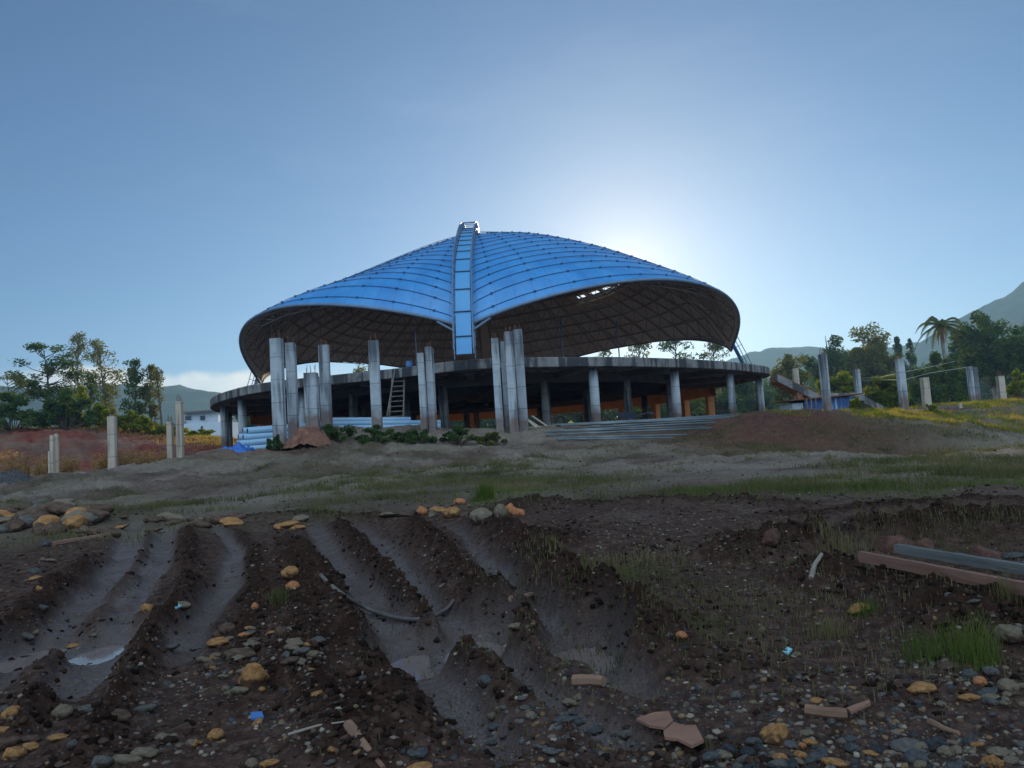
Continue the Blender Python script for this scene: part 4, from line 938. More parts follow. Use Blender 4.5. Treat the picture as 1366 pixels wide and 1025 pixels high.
# pipes: one stack on the left, one row behind the pillars
M['pipe'] = mat('pale_blue_pipe', [(.18, .36, .54), (.26, .44, .60), (.32, .50, .64)], .45, 1.5, spec=.5, stretch=(.3, 1, 1))
M['pipe_in'] = mat('pipe_inside', [(.03, .05, .07), (.05, .07, .10)], .8, 2)
def pipe(a, b, r, label, group, m='pipe', name='pipe', cat='pipe', hollow=True):
    a, b = Vector(a), Vector(b); d = (b - a); ln = d.length; mb = MB(); n = 14
    prof_ = [(r, 0), (r, ln)] + ([(r * .86, ln), (r * .86, ln - .5), ] if hollow else [])
    V = []; F = []
    rings = ([(r * .84, .6, 1), (r * .84, 0, 1)] if hollow else []) + [(r, 0, 0), (r, ln, 0)] + ([(r * .84, ln, 1), (r * .84, ln - .6, 1)] if hollow else [])
    for q in rings:
        for k in range(n): V.append((q[1], q[0] * math.cos(2 * math.pi * k / n), q[0] * math.sin(2 * math.pi * k / n)))
    for i in range(len(rings) - 1):
        mb.cur = 1 if hollow and i in (0, len(rings) - 2) else 0
        mb_f = [(i * n + k, i * n + (k + 1) % n, (i + 1) * n + (k + 1) % n, (i + 1) * n + k) for k in range(n)]
        F += [(f, mb.cur) for f in mb_f]
    F.append((tuple(reversed(range(n))), 1)); F.append((tuple(range((len(rings) - 1) * n, len(rings) * n)), 1))
    mb.v = [tuple(v) for v in V]; mb.f = [f for f, _ in F]; mb.mi = [c for _, c in F]; mb.n = len(V)
    o = mb.build(name, [M[m], M['pipe_in']], smooth=False); o.location = a; o.rotation_euler = d.to_track_quat('X', 'Z').to_euler()
    for p in o.data.polygons: p.use_smooth = len(p.vertices) == 4
    return tag(o, label, cat, group)
GPI = 'pale blue pipes stacked left of the pillars'
rows = [(588, 5, 'bottom'), (581, 5, 'second'), (573.5, 4, 'third'), (566, 3, 'top')]
for ri, (py, cnt, nm) in enumerate(rows):
    for k in range(cnt):
        x0 = 305 + ri * 5 + rng.uniform(-4, 12) + k * 3; Y0 = 43.2 + k * .42 + ri * .2; Y1 = Y0 + 2.6 + rng.uniform(-.3, .3)
        a = at(x0, py - k * 1.1, Y0); b = at(440 + rng.uniform(-16, 14), py - 6 - k * 1.0 + rng.uniform(-1, 1), Y1)
        a[2] = 2.72 + ri * .34 + (k % 2) * .05; b[2] = a[2] + .12 + rng.uniform(0, .12)
        wh = ['nearest', 'second nearest', 'middle', 'fourth', 'rearmost'][k if k < cnt - 1 or cnt < 4 else 4]
        pipe(a, b, .175, f'{wh} pale blue pipe in the {nm} row of the left stack', GPI)
mb = MB()
for k in range(3):
    p = at(318 + k * 45, 595, 44.4 + k * .5); gz = ground_z([p[0]], [p[1]])[0]
    s = MB(); s.box((0, 0, .14), (.18, 2.4, max(.3, 2.56 - gz) + .1), Matrix.Rotation(.1, 3, 'Z')); o = s.build('timber_bearer', M['rust'] if False else M['bark'], loc=(p[0], p[1] + .4, 2.56 - max(.3, 2.56 - gz) / 2 - .14))
    tag(o, ['timber block under the open end of the pipe stack', 'timber block under the middle of the pipe stack', 'timber block under the far end of the pipe stack'][k], 'timber block', 'timber blocks under the pipes')
GPJ = 'pale blue pipes lying behind the middle pillars'
for k, (y0, y1) in enumerate(((572, 569), (566, 564), (561, 560), (570, 566))):
    Yk = 45.6 + (.4 if k == 3 else 0) + k * .12; a = at(424 + k * 6, y0, Yk); b = at(588 - (40 if k == 2 else 0), y1, Yk + .4)
    pipe(a, b, .16, ['lowest long pale pipe behind the pillars', 'middle long pale pipe behind the pillars', 'short top pale pipe behind the pillars', 'rear long pale pipe behind the pillars'][k], GPJ)

# blue tarpaulin bundle
M['tarp'] = mat('blue_tarpaulin', [(.01, .09, .36), (.02, .13, .46)], .45, 3, bump=.3, bscale=9, spec=.5)
tp = at(300, 606, 42); tz = lambda x, y: ground_z(x, y)
gx, gy = np.meshgrid(np.linspace(-1.5, 1.5, 60), np.linspace(-.7, .7, 26)); X = gx + tp[0]; Yy = gy + tp[1]
hh = np.clip(1 - (gy / .7) ** 4, 0, 1) * np.clip((1.5 - np.abs(gx)) / .12, 0, 1) * (.26 + .28 * np.clip((gx + .6) / 1.4, 0, 1)) * (1 + .7 * fbm(gx * 3 + gy, gy * 6, 4, 2))
Zt = tz(X.ravel(), Yy.ravel()).reshape(X.shape) + hh + .01; m_ = 60
F = np.array([(i * m_ + k, i * m_ + k + 1, (i + 1) * m_ + k + 1, (i + 1) * m_ + k) for i in range(25) for k in range(m_ - 1)])
tag(np_mesh('tarpaulin', np.c_[X.ravel(), Yy.ravel(), Zt.ravel()], F, M['tarp'], smooth=True), 'crumpled bright blue tarpaulin on the ground below the pipe stack', 'tarpaulin')

# long steel pipes laid in rows on the slope at the right front
M['steel_grey'] = mat('weathered_steel', [(.06, .08, .09), (.11, .14, .15), (.19, .225, .24)], .5, 1.5, spec=.5, stretch=(.4, 2, 2))
k = 0
for i, (xa, ya, xb, yb, Y0, n_) in enumerate([(738, 593, 915, 592, 40.5, 2), (734, 588, 950, 585, 41.6, 3), (742, 583, 972, 579, 42.8, 3), (756, 578, 984, 573, 44.2, 3), (770, 574, 988, 569, 45.8, 3)]):
    for j in range(n_):
        Yj = Y0 + j * .26; a = at(xa + rng.uniform(-8, 14), ya, Yj); b = at(xb + rng.uniform(-24, 6), yb, Yj + rng.uniform(-.2, .4))
        a[2] = ground_z([a[0]], [a[1]])[0] + .12 + .02 * j; b[2] = ground_z([b[0]], [b[1]])[0] + .12 + .02 * j
        a[2] = max(a[2], at(xa, ya, Yj)[2]); b[2] = max(b[2], at(xb, yb, Yj)[2])
        rw = ['lowest', 'second', 'middle', 'fourth', 'uppermost'][i]; nn = ['front', 'rear', 'far'][j]
        pipe(a, b, .05, f'{nn} long grey steel pipe in the {rw} row on the slope', 'long grey steel pipes laid out on the slope', 'steel_grey')

# ladder leaning on the platform edge
M['wood_grey'] = mat('grey_timber', [(.10, .085, .07), (.17, .15, .13), (.22, .20, .175)], .85, 5, stretch=(1, 1, .15))
la = at(527, 558, 48.6); la[2] = ground_z([la[0]], [la[1]])[0]; lb = at(532, 492, 50.0); lad = empty('ladder', la, 'rough timber ladder leaning on the platform edge beside the streaked pillars', 'ladder')
dv = Vector(lb) - Vector(la); w_ = Vector((.42, 0, 0))
for s in (-1, 1):
    mb = MB(); mb.tube([w_ * s * 1.12, dv + w_ * s * .85], .055, 6); mb.build('rail', M['wood_grey'], lad)
for k in range(12):
    t = .05 + .9 * k / 11; mb = MB(); ww = 1.2 - .27 * t; mb.tube([dv * t - w_ * ww, dv * t + w_ * ww], .035, 6); mb.build('rung', M['wood_grey'], lad)
mb = MB(); p = at(516, 556, 48.2); q = at(527, 492, 49.6); mb.tube([p, q], .045, 6); tag(mb.build('timber_pole', M['wood_grey']), 'slanting timber pole propped just left of the ladder', 'pole')

# things lying under the platform
def heap(px, py, Y, wpx, hpx, m, name, label, cat, seed):
    c = at(px, py, Y); W_ = wpx / FPX * Y; H_ = hpx / FPX * Y; z0 = ground_z([c[0]], [Y])[0]; n = 28; V = []; F = []
    g = np.linspace(-1, 1, n); GXX, GYY = np.meshgrid(g, g); r = np.hypot(GXX, GYY)
    zz = H_ * np.clip(1 - r ** 1.6, -.2, 1) * (1 + .5 * fbm(GXX * 2.5 + seed, GYY * 2.5, 3, seed)) + fbm(GXX * 7, GYY * 7, 3, seed) * .12 * H_
    V = np.c_[(GXX * W_ / 2).ravel(), (GYY * W_ * .4).ravel(), zz.ravel()]
    F = np.array([(i * n + k, i * n + k + 1, (i + 1) * n + k + 1, (i + 1) * n + k) for i in range(n - 1) for k in range(n - 1)])
    return tag(np_mesh(name, V, F, m, smooth=True, loc=(c[0], Y, z0)), label, cat)
M['sand'] = mat('yellow_sand', [(.45, .33, .10), (.60, .46, .16)], .95, 6, bump=.3)
M['dark_rubble'] = mat('dark_rubble', [(.015, .016, .018), (.05, .05, .052), (.09, .088, .085)], .9, 9, bump=.6, bscale=14)
heap(762, 575, 47.5, 20, 6, M['sand'], 'sand_heap', 'small yellow sand heap at the edge of the platform', 'sand heap', 3)
heap(808, 574, 48.2, 26, 9, M['dark_rubble'], 'rubble_heap', 'black rubble heap left of the right front column', 'rubble heap', 4)
heap(14, 640, 34, 74, 19, M['dark_rubble'], 'gravel_heap', 'dark gravel heap at the left picture edge by the ditch', 'gravel heap', 6)
M['rubber'] = mat('black_rubber', [(.012, .012, .013), (.03, .03, .03)], .8, 6)
tc_ = at(748, 572, 47); tyre_z = ground_z([tc_[0]], [47])[0]
mb = MB(); mb.tube([(.30 * math.cos(t), 0, .30 * math.sin(t) + .36) for t in np.linspace(0, 2 * math.pi, 25)], .075, 8, False)
tag(mb.build('tyre', M['rubber'], loc=(tc_[0], 47, tyre_z), smooth=True), 'old tyre standing upright left of the sand heap', 'tyre')
wb = at(838, 570, 47.5); wbz = ground_z([wb[0]], [47.5])[0]; wbar = empty('wheelbarrow', (wb[0], 47.5, wbz), 'dark wheelbarrow with long handles pointing right, beside the right front column', 'wheelbarrow')
mb = MB(); v = [(-.35, -.28, .45), (.25, -.28, .5), (.25, .28, .5), (-.35, .28, .45), (-.6, -.38, .82), (.45, -.38, .78), (.45, .38, .78), (-.6, .38, .82)]
mb.add(v, [(0, 1, 2, 3), (0, 4, 5, 1), (1, 5, 6, 2), (2, 6, 7, 3), (3, 7, 4, 0)]); mb.build('tray', M['steel_dark'], wbar)
for s in (-1, 1):
    mb = MB(); mb.tube([(-.75, s * .06, .2), (-.2, s * .26, .42), (1.35, s * .3, .72), (1.6, s * .3, .62)], .03, 6); mb.build('handle', M['steel_dark'], wbar)
    mb = MB(); mb.tube([(.3, s * .27, .48), (.42, s * .27, 0)], .025, 6); mb.build('leg', M['steel_dark'], wbar)
mb = MB(); mb.tube([(-.75 + .17 * math.cos(t), 0, .2 + .17 * math.sin(t)) for t in np.linspace(0, 2 * math.pi, 17)], .045, 6, False); mb.build('wheel', M['rubber'], wbar)
M['wood_pale'] = mat('pale_sawn_timber', [(.36, .30, .23), (.50, .43, .34)], .8, 4, stretch=(.2, 1, 1))
for k, (x0, y0, x1, y1, lab) in enumerate(((700, 557, 724, 578, 'steepest pale plank leaning by the close set pillars'), (706, 561, 728, 576, 'middle pale plank leaning by the close set pillars'), (702, 569, 722, 580, 'lowest pale plank by the close set pillars'), (710, 555, 736, 573, 'longest pale plank leaning by the close set pillars'))):
    a, b = Vector(at(x0, y0, 49 + k * .3)), Vector(at(x1, y1, 48 + k * .3)); d = b - a; s = MB(); s.box((d.length / 2, 0, 0), (d.length, .16, .05)); o = s.build('plank', M['wood_pale']); o.location = a; o.rotation_euler = d.to_track_quat('X', 'Z').to_euler(); tag(o, lab, 'plank', 'pale planks by the pillar cluster')
fe = at(720, 560, 66); fz = ground_z([fe[0]], [66])[0]; fen = empty('railing', (fe[0], 66, fz), 'low white railing under the platform behind the pale planks', 'railing')
for k in range(9):
    mb = MB(); mb.box((-.9 + k * .24, 0, .75), (.10, .03, .9)); mb.build('paling', M['wood_pale'], fen)
for z_ in (.5, 1.0):
    mb = MB(); mb.box((.05, .04, z_), (2.3, .045, .08)); mb.build('rail', M['wood_pale'], fen)
for k, (x_, lab) in enumerate(((351, 'left yellow board under the pipe stack'), (359, 'right yellow board under the pipe stack'))):
    p = at(x_, 606, 47.5); gz = ground_z([p[0]], [47.5])[0]; s = MB(); s.box((0, 0, .45), (.14, .04, 1.0), Matrix.Rotation(.1, 3, 'X')); tag(s.build('board', M['sand'], loc=(p[0], 47.5, gz)), lab, 'board', 'yellow boards')
M['blue_drum'] = mat('blue_plastic', [(.05, .16, .35), (.07, .20, .42)], .4, 3)
dp = at(546, 486, 50.2); mb = MB(); mb.tube([(0, 0, 0), (0, 0, .06), (0, 0, .42), (0, 0, .5)], [.20, .23, .23, .12], 14); tag(mb.build('plastic_bucket', M['blue_drum'], loc=(dp[0], dp[1], ZT), smooth=True), 'small blue container on the platform above the ladder', 'container')

# blue shed with leaning poles
M['shed_blue'] = mat('blue_sheet', [(.02, .06, .18), (.035, .10, .28), (.06, .15, .36)], .6, 3, extra=streaks((.45, .5, .56), .7, .56, .64, 5))
M['shed_pale'] = mat('pale_sheet', [(.40, .46, .52), (.52, .58, .63)], .6, 3)
sh0 = at(1093, 557, 50); shz = ground_z([sh0[0]], [50])[0] - .1; shed = empty('shed', (sh0[0], 50, shz), 'low blue sheeted site shed with a rusty roof below the ramp', 'shed')
sw = 86 / FPX * 50; hh_ = at(1093, 533, 50)[2] - shz
mb = MB(); mb.box((.35, 0, hh_ / 2), (sw - .7, 2.6, hh_)); mb.build('wall', M['shed_blue'], shed)
mb = MB(); mb.box((-sw / 2 + .32, -.02, hh_ / 2 - .1), (.66, 2.4, hh_ - .2)); mb.build('side_panel', M['shed_pale'], shed)
mb = MB(); mb.box((-.1, -.1, hh_ + .05), (sw + .5, 3.1, .07), Matrix.Rotation(-.03, 3, 'Y')); mb.build('roof', M['rust'], shed)
for k, x_ in enumerate((1078, 1084, 1090)):
    a = at(x_ - 2, 532, 48.2); b = at(x_, 558, 48.0); mb = MB(); mb.tube([a, b], .035, 5); tag(mb.build('timber_pole', M['wood_grey']), ['left thin pole leaning on the blue shed', 'middle thin pole leaning on the blue shed', 'right thin pole leaning on the blue shed'][k], 'pole', 'poles leaning on the shed')

# concrete access ramp right of the platform
M['ramp_red'] = mat('reddish_concrete', [(.22, .10, .06), (.32, .15, .09), (.36, .20, .13)], .9, 1.4, bump=.2)
rp = empty('concrete_ramp', at(1090, 556, 58), 'zigzag concrete ramp coming down from the right end of the platform', 'ramp')
ro = Vector(rp.location)
def slab_between(a, b, w, t, name, m, off=0):
    a, b = Vector(a) - ro, Vector(b) - ro; d = b - a; dirn = d.normalized(); side = Vector((0, 1, 0)); up = Vector((0, 0, 1)); mb = MB(); v = []
    for p in (a, b):
        for s, z in ((-1, 0), (1, 0), (1, -t), (-1, -t)): v.append(p + side * (s * w / 2 + off) + up * z)
    mb.add(v, [(0, 1, 2, 3), (7, 6, 5, 4), (0, 4, 5, 1), (1, 5, 6, 2), (2, 6, 7, 3), (3, 7, 4, 0)]); return mb.build(name, m, rp)
slab_between(at(1034, 502, 60), at(1091, 531, 58), 2.4, .45, 'upper_flight', M['ramp_red'])
slab_between(at(1033, 498, 58.7), at(1091, 526, 56.7), .16, .55, 'parapet', M['concrete'])
slab_between(at(1091.3, 526, 58), at(1143, 526, 57), 2.4, .55, 'landing', M['concrete'])
slab_between(at(1143.3, 530, 57), at(1192, 555, 55), 2.2, .5, 'lower_flight', M['concrete'])
for x_, y_ in ((1066, 524), (1094, 536), (1138, 536)):
    p = at(x_, y_, 58); gz = ground_z([p[0]], [58])[0]; mb = MB(); mb.box((p[0] - ro.x, 0, (gz + p[2]) / 2 - ro.z), (.4, .4, p[2] - gz)); mb.build('support', M['ramp_red'], rp)

# white house beyond the left bank
M['plaster'] = mat('white_plaster', [(.50, .60, .68), (.60, .68, .75)], .9, .5)
M['glass_dark'] = mat('dark_window', [(.02, .03, .05), (.04, .05, .07)], .15, 2, spec=.6)
hb = at(272, 584, 120); hz = ground_z([hb[0]], [120])[0]; hs = empty('house', (hb[0], 120, hz), 'white and pale blue house with flat dark roof beyond the left bank', 'house')
s_ = 120 / FPX; zt_ = lambda py: at(272, py, 120)[2] - hz
mb = MB(); mb.box((1.6, 0, zt_(566) / 2), (56 * s_, 7, zt_(566))); mb.build('wall', M['plaster'], hs)
mb = MB(); mb.box((.6, .6, (zt_(552) + zt_(566)) / 2), (42 * s_, 5, zt_(552) - zt_(566) - .01)); mb.build('upper_storey', M['shed_pale'], hs)
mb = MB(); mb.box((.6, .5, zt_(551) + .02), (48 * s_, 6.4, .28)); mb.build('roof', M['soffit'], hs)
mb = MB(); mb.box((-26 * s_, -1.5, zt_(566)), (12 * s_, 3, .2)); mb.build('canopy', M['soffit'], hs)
for x_, y_, w_, h_ in ((-13, 558, 10, 7), (6, 559, 8, 8), (10, 572, 3, 4)):
    f_ = 3.52 if y_ > 566 else 1.93
    mb = MB(); mb.box((x_ * s_, -f_, zt_(y_)), (w_ * s_, .08, h_ * s_)); wn = mb.build('window', M['shed_pale'], hs)
    mb = MB(); mb.box((x_ * s_, -f_ - .06, zt_(y_)), (w_ * s_ * .8, .05, h_ * s_ * .78)); mb.build('pane', M['glass_dark'], wn)

# kerb along the ditch
mb = MB(); kp = [at(x, y, Y) for x, y, Y in ((-60, 648, 37.4), (0, 644, 37.4), (60, 639, 37.5), (120, 633, 37.7), (180, 626.5, 38))]
for i in range(len(kp) - 1):
    a, b = Vector(kp[i]), Vector(kp[i + 1]); z_ = [ground_z([q.x], [q.y])[0] for q in (a, b)]; a.z, b.z = z_[0] + .16, z_[1] + .16
    side = Vector((0, .12, 0)); v = [a - side, a + side, b + side, b - side, a - side - Vector((0, 0, .5)), a + side - Vector((0, 0, .5)), b + side - Vector((0, 0, .5)), b - side - Vector((0, 0, .5))]
    mb.add(v, [(0, 3, 2, 1), (4, 5, 6, 7), (0, 4, 7, 3), (1, 2, 6, 5)] + ([(0, 1, 5, 4)] if i == 0 else []) + ([(2, 3, 7, 6)] if i == len(kp) - 2 else []))
tag(mb.build('concrete_kerb', M['concrete']), 'long pale kerb edging the ditch on the left', 'kerb')
# red earth lump below the pillars
M['red_earth'] = mat('red_earth', [(.08, .036, .024), (.16, .075, .048), (.24, .12, .075)], .95, 2.5, bump=.6, bscale=7)
# ------------------------------------------------------------------ loose stones, gravel, grass and litter in the foreground
def ico(sub):
    t = (1 + 5 ** .5) / 2
    v = np.array([(-1, t, 0), (1, t, 0), (-1, -t, 0), (1, -t, 0), (0, -1, t), (0, 1, t), (0, -1, -t), (0, 1, -t), (t, 0, -1), (t, 0, 1), (-t, 0, -1), (-t, 0, 1)], float)
    f = [(0, 11, 5), (0, 5, 1), (0, 1, 7), (0, 7, 10), (0, 10, 11), (1, 5, 9), (5, 11, 4), (11, 10, 2), (10, 7, 6), (7, 1, 8), (3, 9, 4), (3, 4, 2), (3, 2, 6), (3, 6, 8), (3, 8, 9), (4, 9, 5), (2, 4, 11), (6, 2, 10), (8, 6, 7), (9, 8, 1)]
    v /= np.linalg.norm(v, axis=1)[:, None]
    for _ in range(sub):
        e = {}; v = list(v); nf = []
        def m(a, b):
            k = (min(a, b), max(a, b))
            if k not in e: p = v[a] + v[b]; e[k] = len(v); v.append(p / np.linalg.norm(p))
            return e[k]
        for a, b, c in f: x, y, z = m(a, b), m(b, c), m(c, a); nf += [(a, x, z), (b, y, x), (c, z, y), (x, y, z)]
        f = nf; v = np.array(v)
    return np.array(v), np.array(f)
IV3, IF3 = ico(3); IV0, IF0 = ico(0)
STONE = {}
def muddy(N, L, tc, mp, col):                  # dried mud sticking to the lower half and in blotches
    sp = N.new('ShaderNodeSeparateXYZ'); L.new(tc.outputs['Object'], sp.inputs[0])
    n = N.new('ShaderNodeTexNoise'); n.inputs['Scale'].default_value = 2.6; n.inputs['Detail'].default_value = 5; L.new(tc.outputs['Object'], n.inputs['Vector'])
    a = N.new('ShaderNodeMath'); a.operation = 'MULTIPLY_ADD'; L.new(n.outputs['Fac'], a.inputs[0]); a.inputs[1].default_value = 2.2; L.new(sp.outputs['Z'], a.inputs[2])
    m = N.new('ShaderNodeMapRange'); L.new(a.outputs[0], m.inputs['Value']); m.inputs['From Min'].default_value = .75; m.inputs['From Max'].default_value = 1.25; m.inputs['To Min'].default_value = .85; m.inputs['To Max'].default_value = 0.
    x = N.new('ShaderNodeMixRGB'); L.new(m.outputs[0], x.inputs[0]); L.new(col, x.inputs[1]); x.inputs[2].default_value = (.05, .03, .022, 1); return x.outputs[0]
for nm, cols in (('ochre', [(.20, .095, .035), (.34, .17, .065), (.42, .25, .11)]), ('orange', [(.30, .11, .045), (.42, .17, .07), (.48, .24, .12)]), ('grey', [(.065, .062, .058), (.11, .105, .098), (.15, .142, .13)]),
                 ('blue-grey', [(.045, .048, .05), (.075, .08, .083), (.11, .115, .117)]), ('brown', [(.06, .038, .027), (.105, .07, .05), (.15, .105, .075)]), ('tan', [(.12, .095, .065), (.18, .145, .10), (.23, .19, .14)]), ('dark', [(.02, .022, .025), (.04, .043, .048), (.07, .075, .08)])):
    STONE[nm] = mat(nm.replace('-', '_') + '_stone', cols, .88, 2.2, bump=.6, bscale=11, spec=.12, space='Object', extra=muddy)
def stone_verts(seed, angular):
    r = np.random.default_rng(seed); v = IV3.copy()
    for _ in range(9 if angular else 4):
        d = r.normal(size=3); d /= np.linalg.norm(d); c = r.uniform(.52, .80) if angular else r.uniform(.72, .9)
        k = v @ d; over = np.clip(k - c, 0, None); v = v - d * (over * (.97 if angular else .7))[:, None]
    n = vnoise(v[:, 0] * 2 + seed, v[:, 1] * 2 + v[:, 2] * 1.7, seed) * .22 + vnoise(v[:, 0] * 6, v[:, 1] * 6 + v[:, 2] * 5, seed + 3) * .07
    return v * (1 + n)[:, None]
SM = {}
def stone_mesh(col, shape, var):
    k = (col, shape, var)
    if k not in SM:
        v = stone_verts(hash_(shape) + var * 13, shape in ('angular', 'slab-like'))
        me = bpy.data.meshes.new('stone'); me.from_pydata([tuple(p) for p in v], [], [tuple(int(i) for i in f) for f in IF3]); me.materials.append(STONE[col])
        me.polygons.foreach_set('use_smooth', [True] * len(me.polygons)); SM[k] = me
    return SM[k]
def hash_(s): return sum(ord(c) * (i + 3) for i, c in enumerate(s)) % 97
SHP = {'round': (1, .9, .78), 'flat': (1.1, .85, .42), 'angular': (1, .85, .75), 'long': (1.45, .72, .6), 'slab-like': (1.2, .9, .34), 'upright': (.75, .65, 1.0)}
def stone(px, py, wpx, col, shape, label, group=None, sink=.33, cat='stone'):
    p = ghit(px, py + wpx * .25); d = p[1]; R_ = wpx / FPX * d / 2
    o = bpy.data.objects.new('stone', stone_mesh(col, shape, int(rng.integers(0, 4)))); COL.objects.link(o)
    s = SHP[shape]; o.scale = (R_ * s[0], R_ * s[1], R_ * s[2]); o.rotation_euler = (rng.uniform(-.2, .2), rng.uniform(-.2, .2), rng.uniform(-.5, .5))
    o.location = (p[0], p[1], p[2] + R_ * s[2] * (1 - 2 * sink)); tag(o, label, cat, group); return o
for a in [(337, 896, 48, 'ochre', 'angular', 'largest ochre boulder, blocky, sitting in the pebble heap between the ruts'), (291, 852, 30, 'ochre', 'flat', 'smooth ochre stone just behind and left of the largest boulder'), (387, 762, 24, 'ochre', 'round', 'ochre stone on the rut ridge, the farther of a touching pair'),
          (390, 780, 19, 'orange', 'round', 'orange stone below its farther neighbour on the rut ridge'), (340, 810, 13, 'orange', 'upright', 'small upright orange stone beside a rut puddle of gravel'), (327, 842, 22, 'orange', 'slab-like', 'thin orange slab behind the largest boulder'),
          (331, 854, 26, 'tan', 'slab-like', 'tilted tan slab behind the largest boulder'), (363, 842, 14, 'ochre', 'flat', 'little ochre chip right behind the largest boulder'), (1146, 807, 32, 'ochre', 'flat', 'ochre stone in front of the two timber beams'),
          (909, 846, 15, 'orange', 'round', 'single orange stone in the grass right of the ruts'), (1230, 912, 40, 'ochre', 'flat', 'big smooth tan ochre stone below the bright grass'), (1294, 927, 28, 'ochre', 'flat', 'flat ochre stone near the right edge, right of the big smooth one'),
          (1307, 908, 19, 'orange', 'round', 'small orange stone above the flat ochre one at the right'), (1345, 914, 28, 'tan', 'round', 'tan stone at the right picture edge beside a blue grey one'), (1318, 920, 24, 'blue-grey', 'flat', 'blue grey stone between the orange and tan stones at the right'),
          (1346, 842, 34, 'tan', 'round', 'pale tan boulder at the right edge under the timber beam'), (1266, 884, 28, 'brown', 'flat', 'brown stone half hidden at the roots of the bright grass'), (1038, 977, 44, 'ochre', 'angular', 'broken ochre rock at the top of the blue gravel bed'),
          (1070, 993, 15, 'orange', 'angular', 'small cubic orange rock right below the broken ochre one'), (1076, 975, 20, 'tan', 'flat', 'pale chip right of the broken ochre rock'), (1040, 1008, 20, 'ochre', 'angular', 'small ochre lump below the broken ochre rock'),
          (1086, 932, 20, 'ochre', 'flat', 'thin ochre stone lying alone on the wet track'), (1051, 922, 16, 'brown', 'round', 'brown pebble left of the thin ochre stone'), (1153, 936, 20, 'brown', 'upright', 'brown pointed stone above the broken tile'),
          (1222, 1010, 32, 'blue-grey', 'round', 'large blue grey stone in the gravel bed'), (1215, 990, 46, 'grey', 'flat', 'widest grey boulder lying along the gravel bed'), (1262, 1002, 22, 'tan', 'round', 'round tan stone in the gravel bed'),
          (1336, 1000, 30, 'tan', 'flat', 'tan stone in the gravel bed near the right edge'), (560, 1020, 34, 'ochre', 'flat', 'ochre stone cut by the bottom edge in the middle'), (557, 1000, 26, 'blue-grey', 'flat', 'blue grey flat stone above the bottom edge stone'),
          (647, 906, 22, 'blue-grey', 'round', 'grey stone in the middle rut puddle'), (690, 832, 22, 'tan', 'flat', 'pale round flat stone on the ridge beside the deepest rut'), (1300, 800, 14, 'grey', 'flat', 'grey stone against the near timber beam'),
          (1283, 765, 24, 'grey', 'angular', 'grey lump resting between the two timber beams'), (1352, 738, 26, 'blue-grey', 'flat', 'blue grey stone above the timber beams at the right'), (1345, 752, 18, 'grey', 'flat', 'flat grey stone just above the far timber beam'),
          (225, 860, 26, 'grey', 'flat', 'pale grey flat stone on the rut wall left of the pebble heap'), (241, 806, 22, 'tan', 'long', 'curved pale stone on the rut ridge near the blue scrap'), (197, 810, 18, 'ochre', 'round', 'ochre stone on the rut ridge by the left puddle'), (400, 880, 22, 'tan', 'flat', 'olive stone right of the largest boulder'),
          (386, 878, 24, 'brown', 'flat', 'brown stone touching the largest boulder on its right'), (417, 873, 20, 'tan', 'round', 'pale stone at the right end of the pebble heap'), (320, 869, 30, 'brown', 'long', 'long brown stone directly behind the largest boulder')]:
    stone(*a)
# the heaps
def heap_stones(n, x0, x1, y0, y1, w0, w1, cols, place, group, shapes=('round', 'flat', 'angular', 'long'), dome=0.0):
    used = {}
    for i in range(n):
        x = rng.uniform(x0, x1); y = rng.uniform(y0, y1)
        if dome: y = y1 - (y1 - y0) * (1 - ((x - (x0 + x1) / 2) / ((x1 - x0) / 2)) ** 2 * dome) * rng.random()
        col = cols[int(rng.integers(0, len(cols)))]; sh = shapes[int(rng.integers(0, len(shapes)))]; w = rng.uniform(w0, w1)
        sz = 'small' if w < w0 + (w1 - w0) * .33 else ('medium' if w < w0 + (w1 - w0) * .67 else 'large')
        fx = (x - x0) / (x1 - x0); fy = (y - y0) / (y1 - y0)
        ps = ('rear ' if fy < .36 else 'front ' if fy > .66 else '') + ('left' if fx < .3 else 'middle' if fx < .7 else 'right')
        stone(x, y, w, col, sh, f'{sz} {sh} {col} stone at the {ps} of {place}', group)
heap_stones(38, -10, 140, 662, 712, 16, 42, ['brown', 'brown', 'ochre', 'tan', 'grey', 'brown'], 'the far left boulder heap', 'boulders heaped at the far left', dome=.5)
heap_stones(20, 150, 420, 686, 704, 14, 34, ['brown', 'tan', 'brown', 'ochre'], 'the rock row above the ruts', 'rocks along the head of the ruts', ('flat', 'slab-like', 'long'))
for a in [(563, 683, 18, 'orange', 'upright', 'upright orange rock at the left end of the middle rock row'), (576, 686, 18, 'tan', 'angular', 'tan block beside the upright orange rock'), (585, 675, 24, 'ochre', 'slab-like', 'slanted ochre slab in the middle rock row'), (603, 682, 28, 'ochre', 'angular', 'broad ochre rock in the middle rock row'),
          (613, 669, 18, 'orange', 'round', 'orange rock behind the broad ochre one'), (621, 684, 16, 'brown', 'flat', 'brown flat rock between the two broad ones'), (643, 686, 34, 'tan', 'round', 'biggest pale rounded rock of the middle row'), (668, 683, 24, 'tan', 'upright', 'pale upright rock right of the biggest rounded one'),
          (681, 681, 22, 'orange', 'upright', 'tall orange rock near the right end of the middle row'), (692, 683, 18, 'orange', 'round', 'last orange rock at the right end of the middle row'), (540, 684, 20, 'brown', 'flat', 'brown flat rock left of the upright orange one'), (516, 683, 22, 'tan', 'slab-like', 'tan slab further left of the middle row')]:
    stone(*a, 'rocks in the middle row')
heap_stones(34, 262, 440, 835, 925, 9, 22, ['tan', 'brown', 'grey', 'tan', 'ochre'], 'the central pebble heap', 'stones in the central pebble heap')
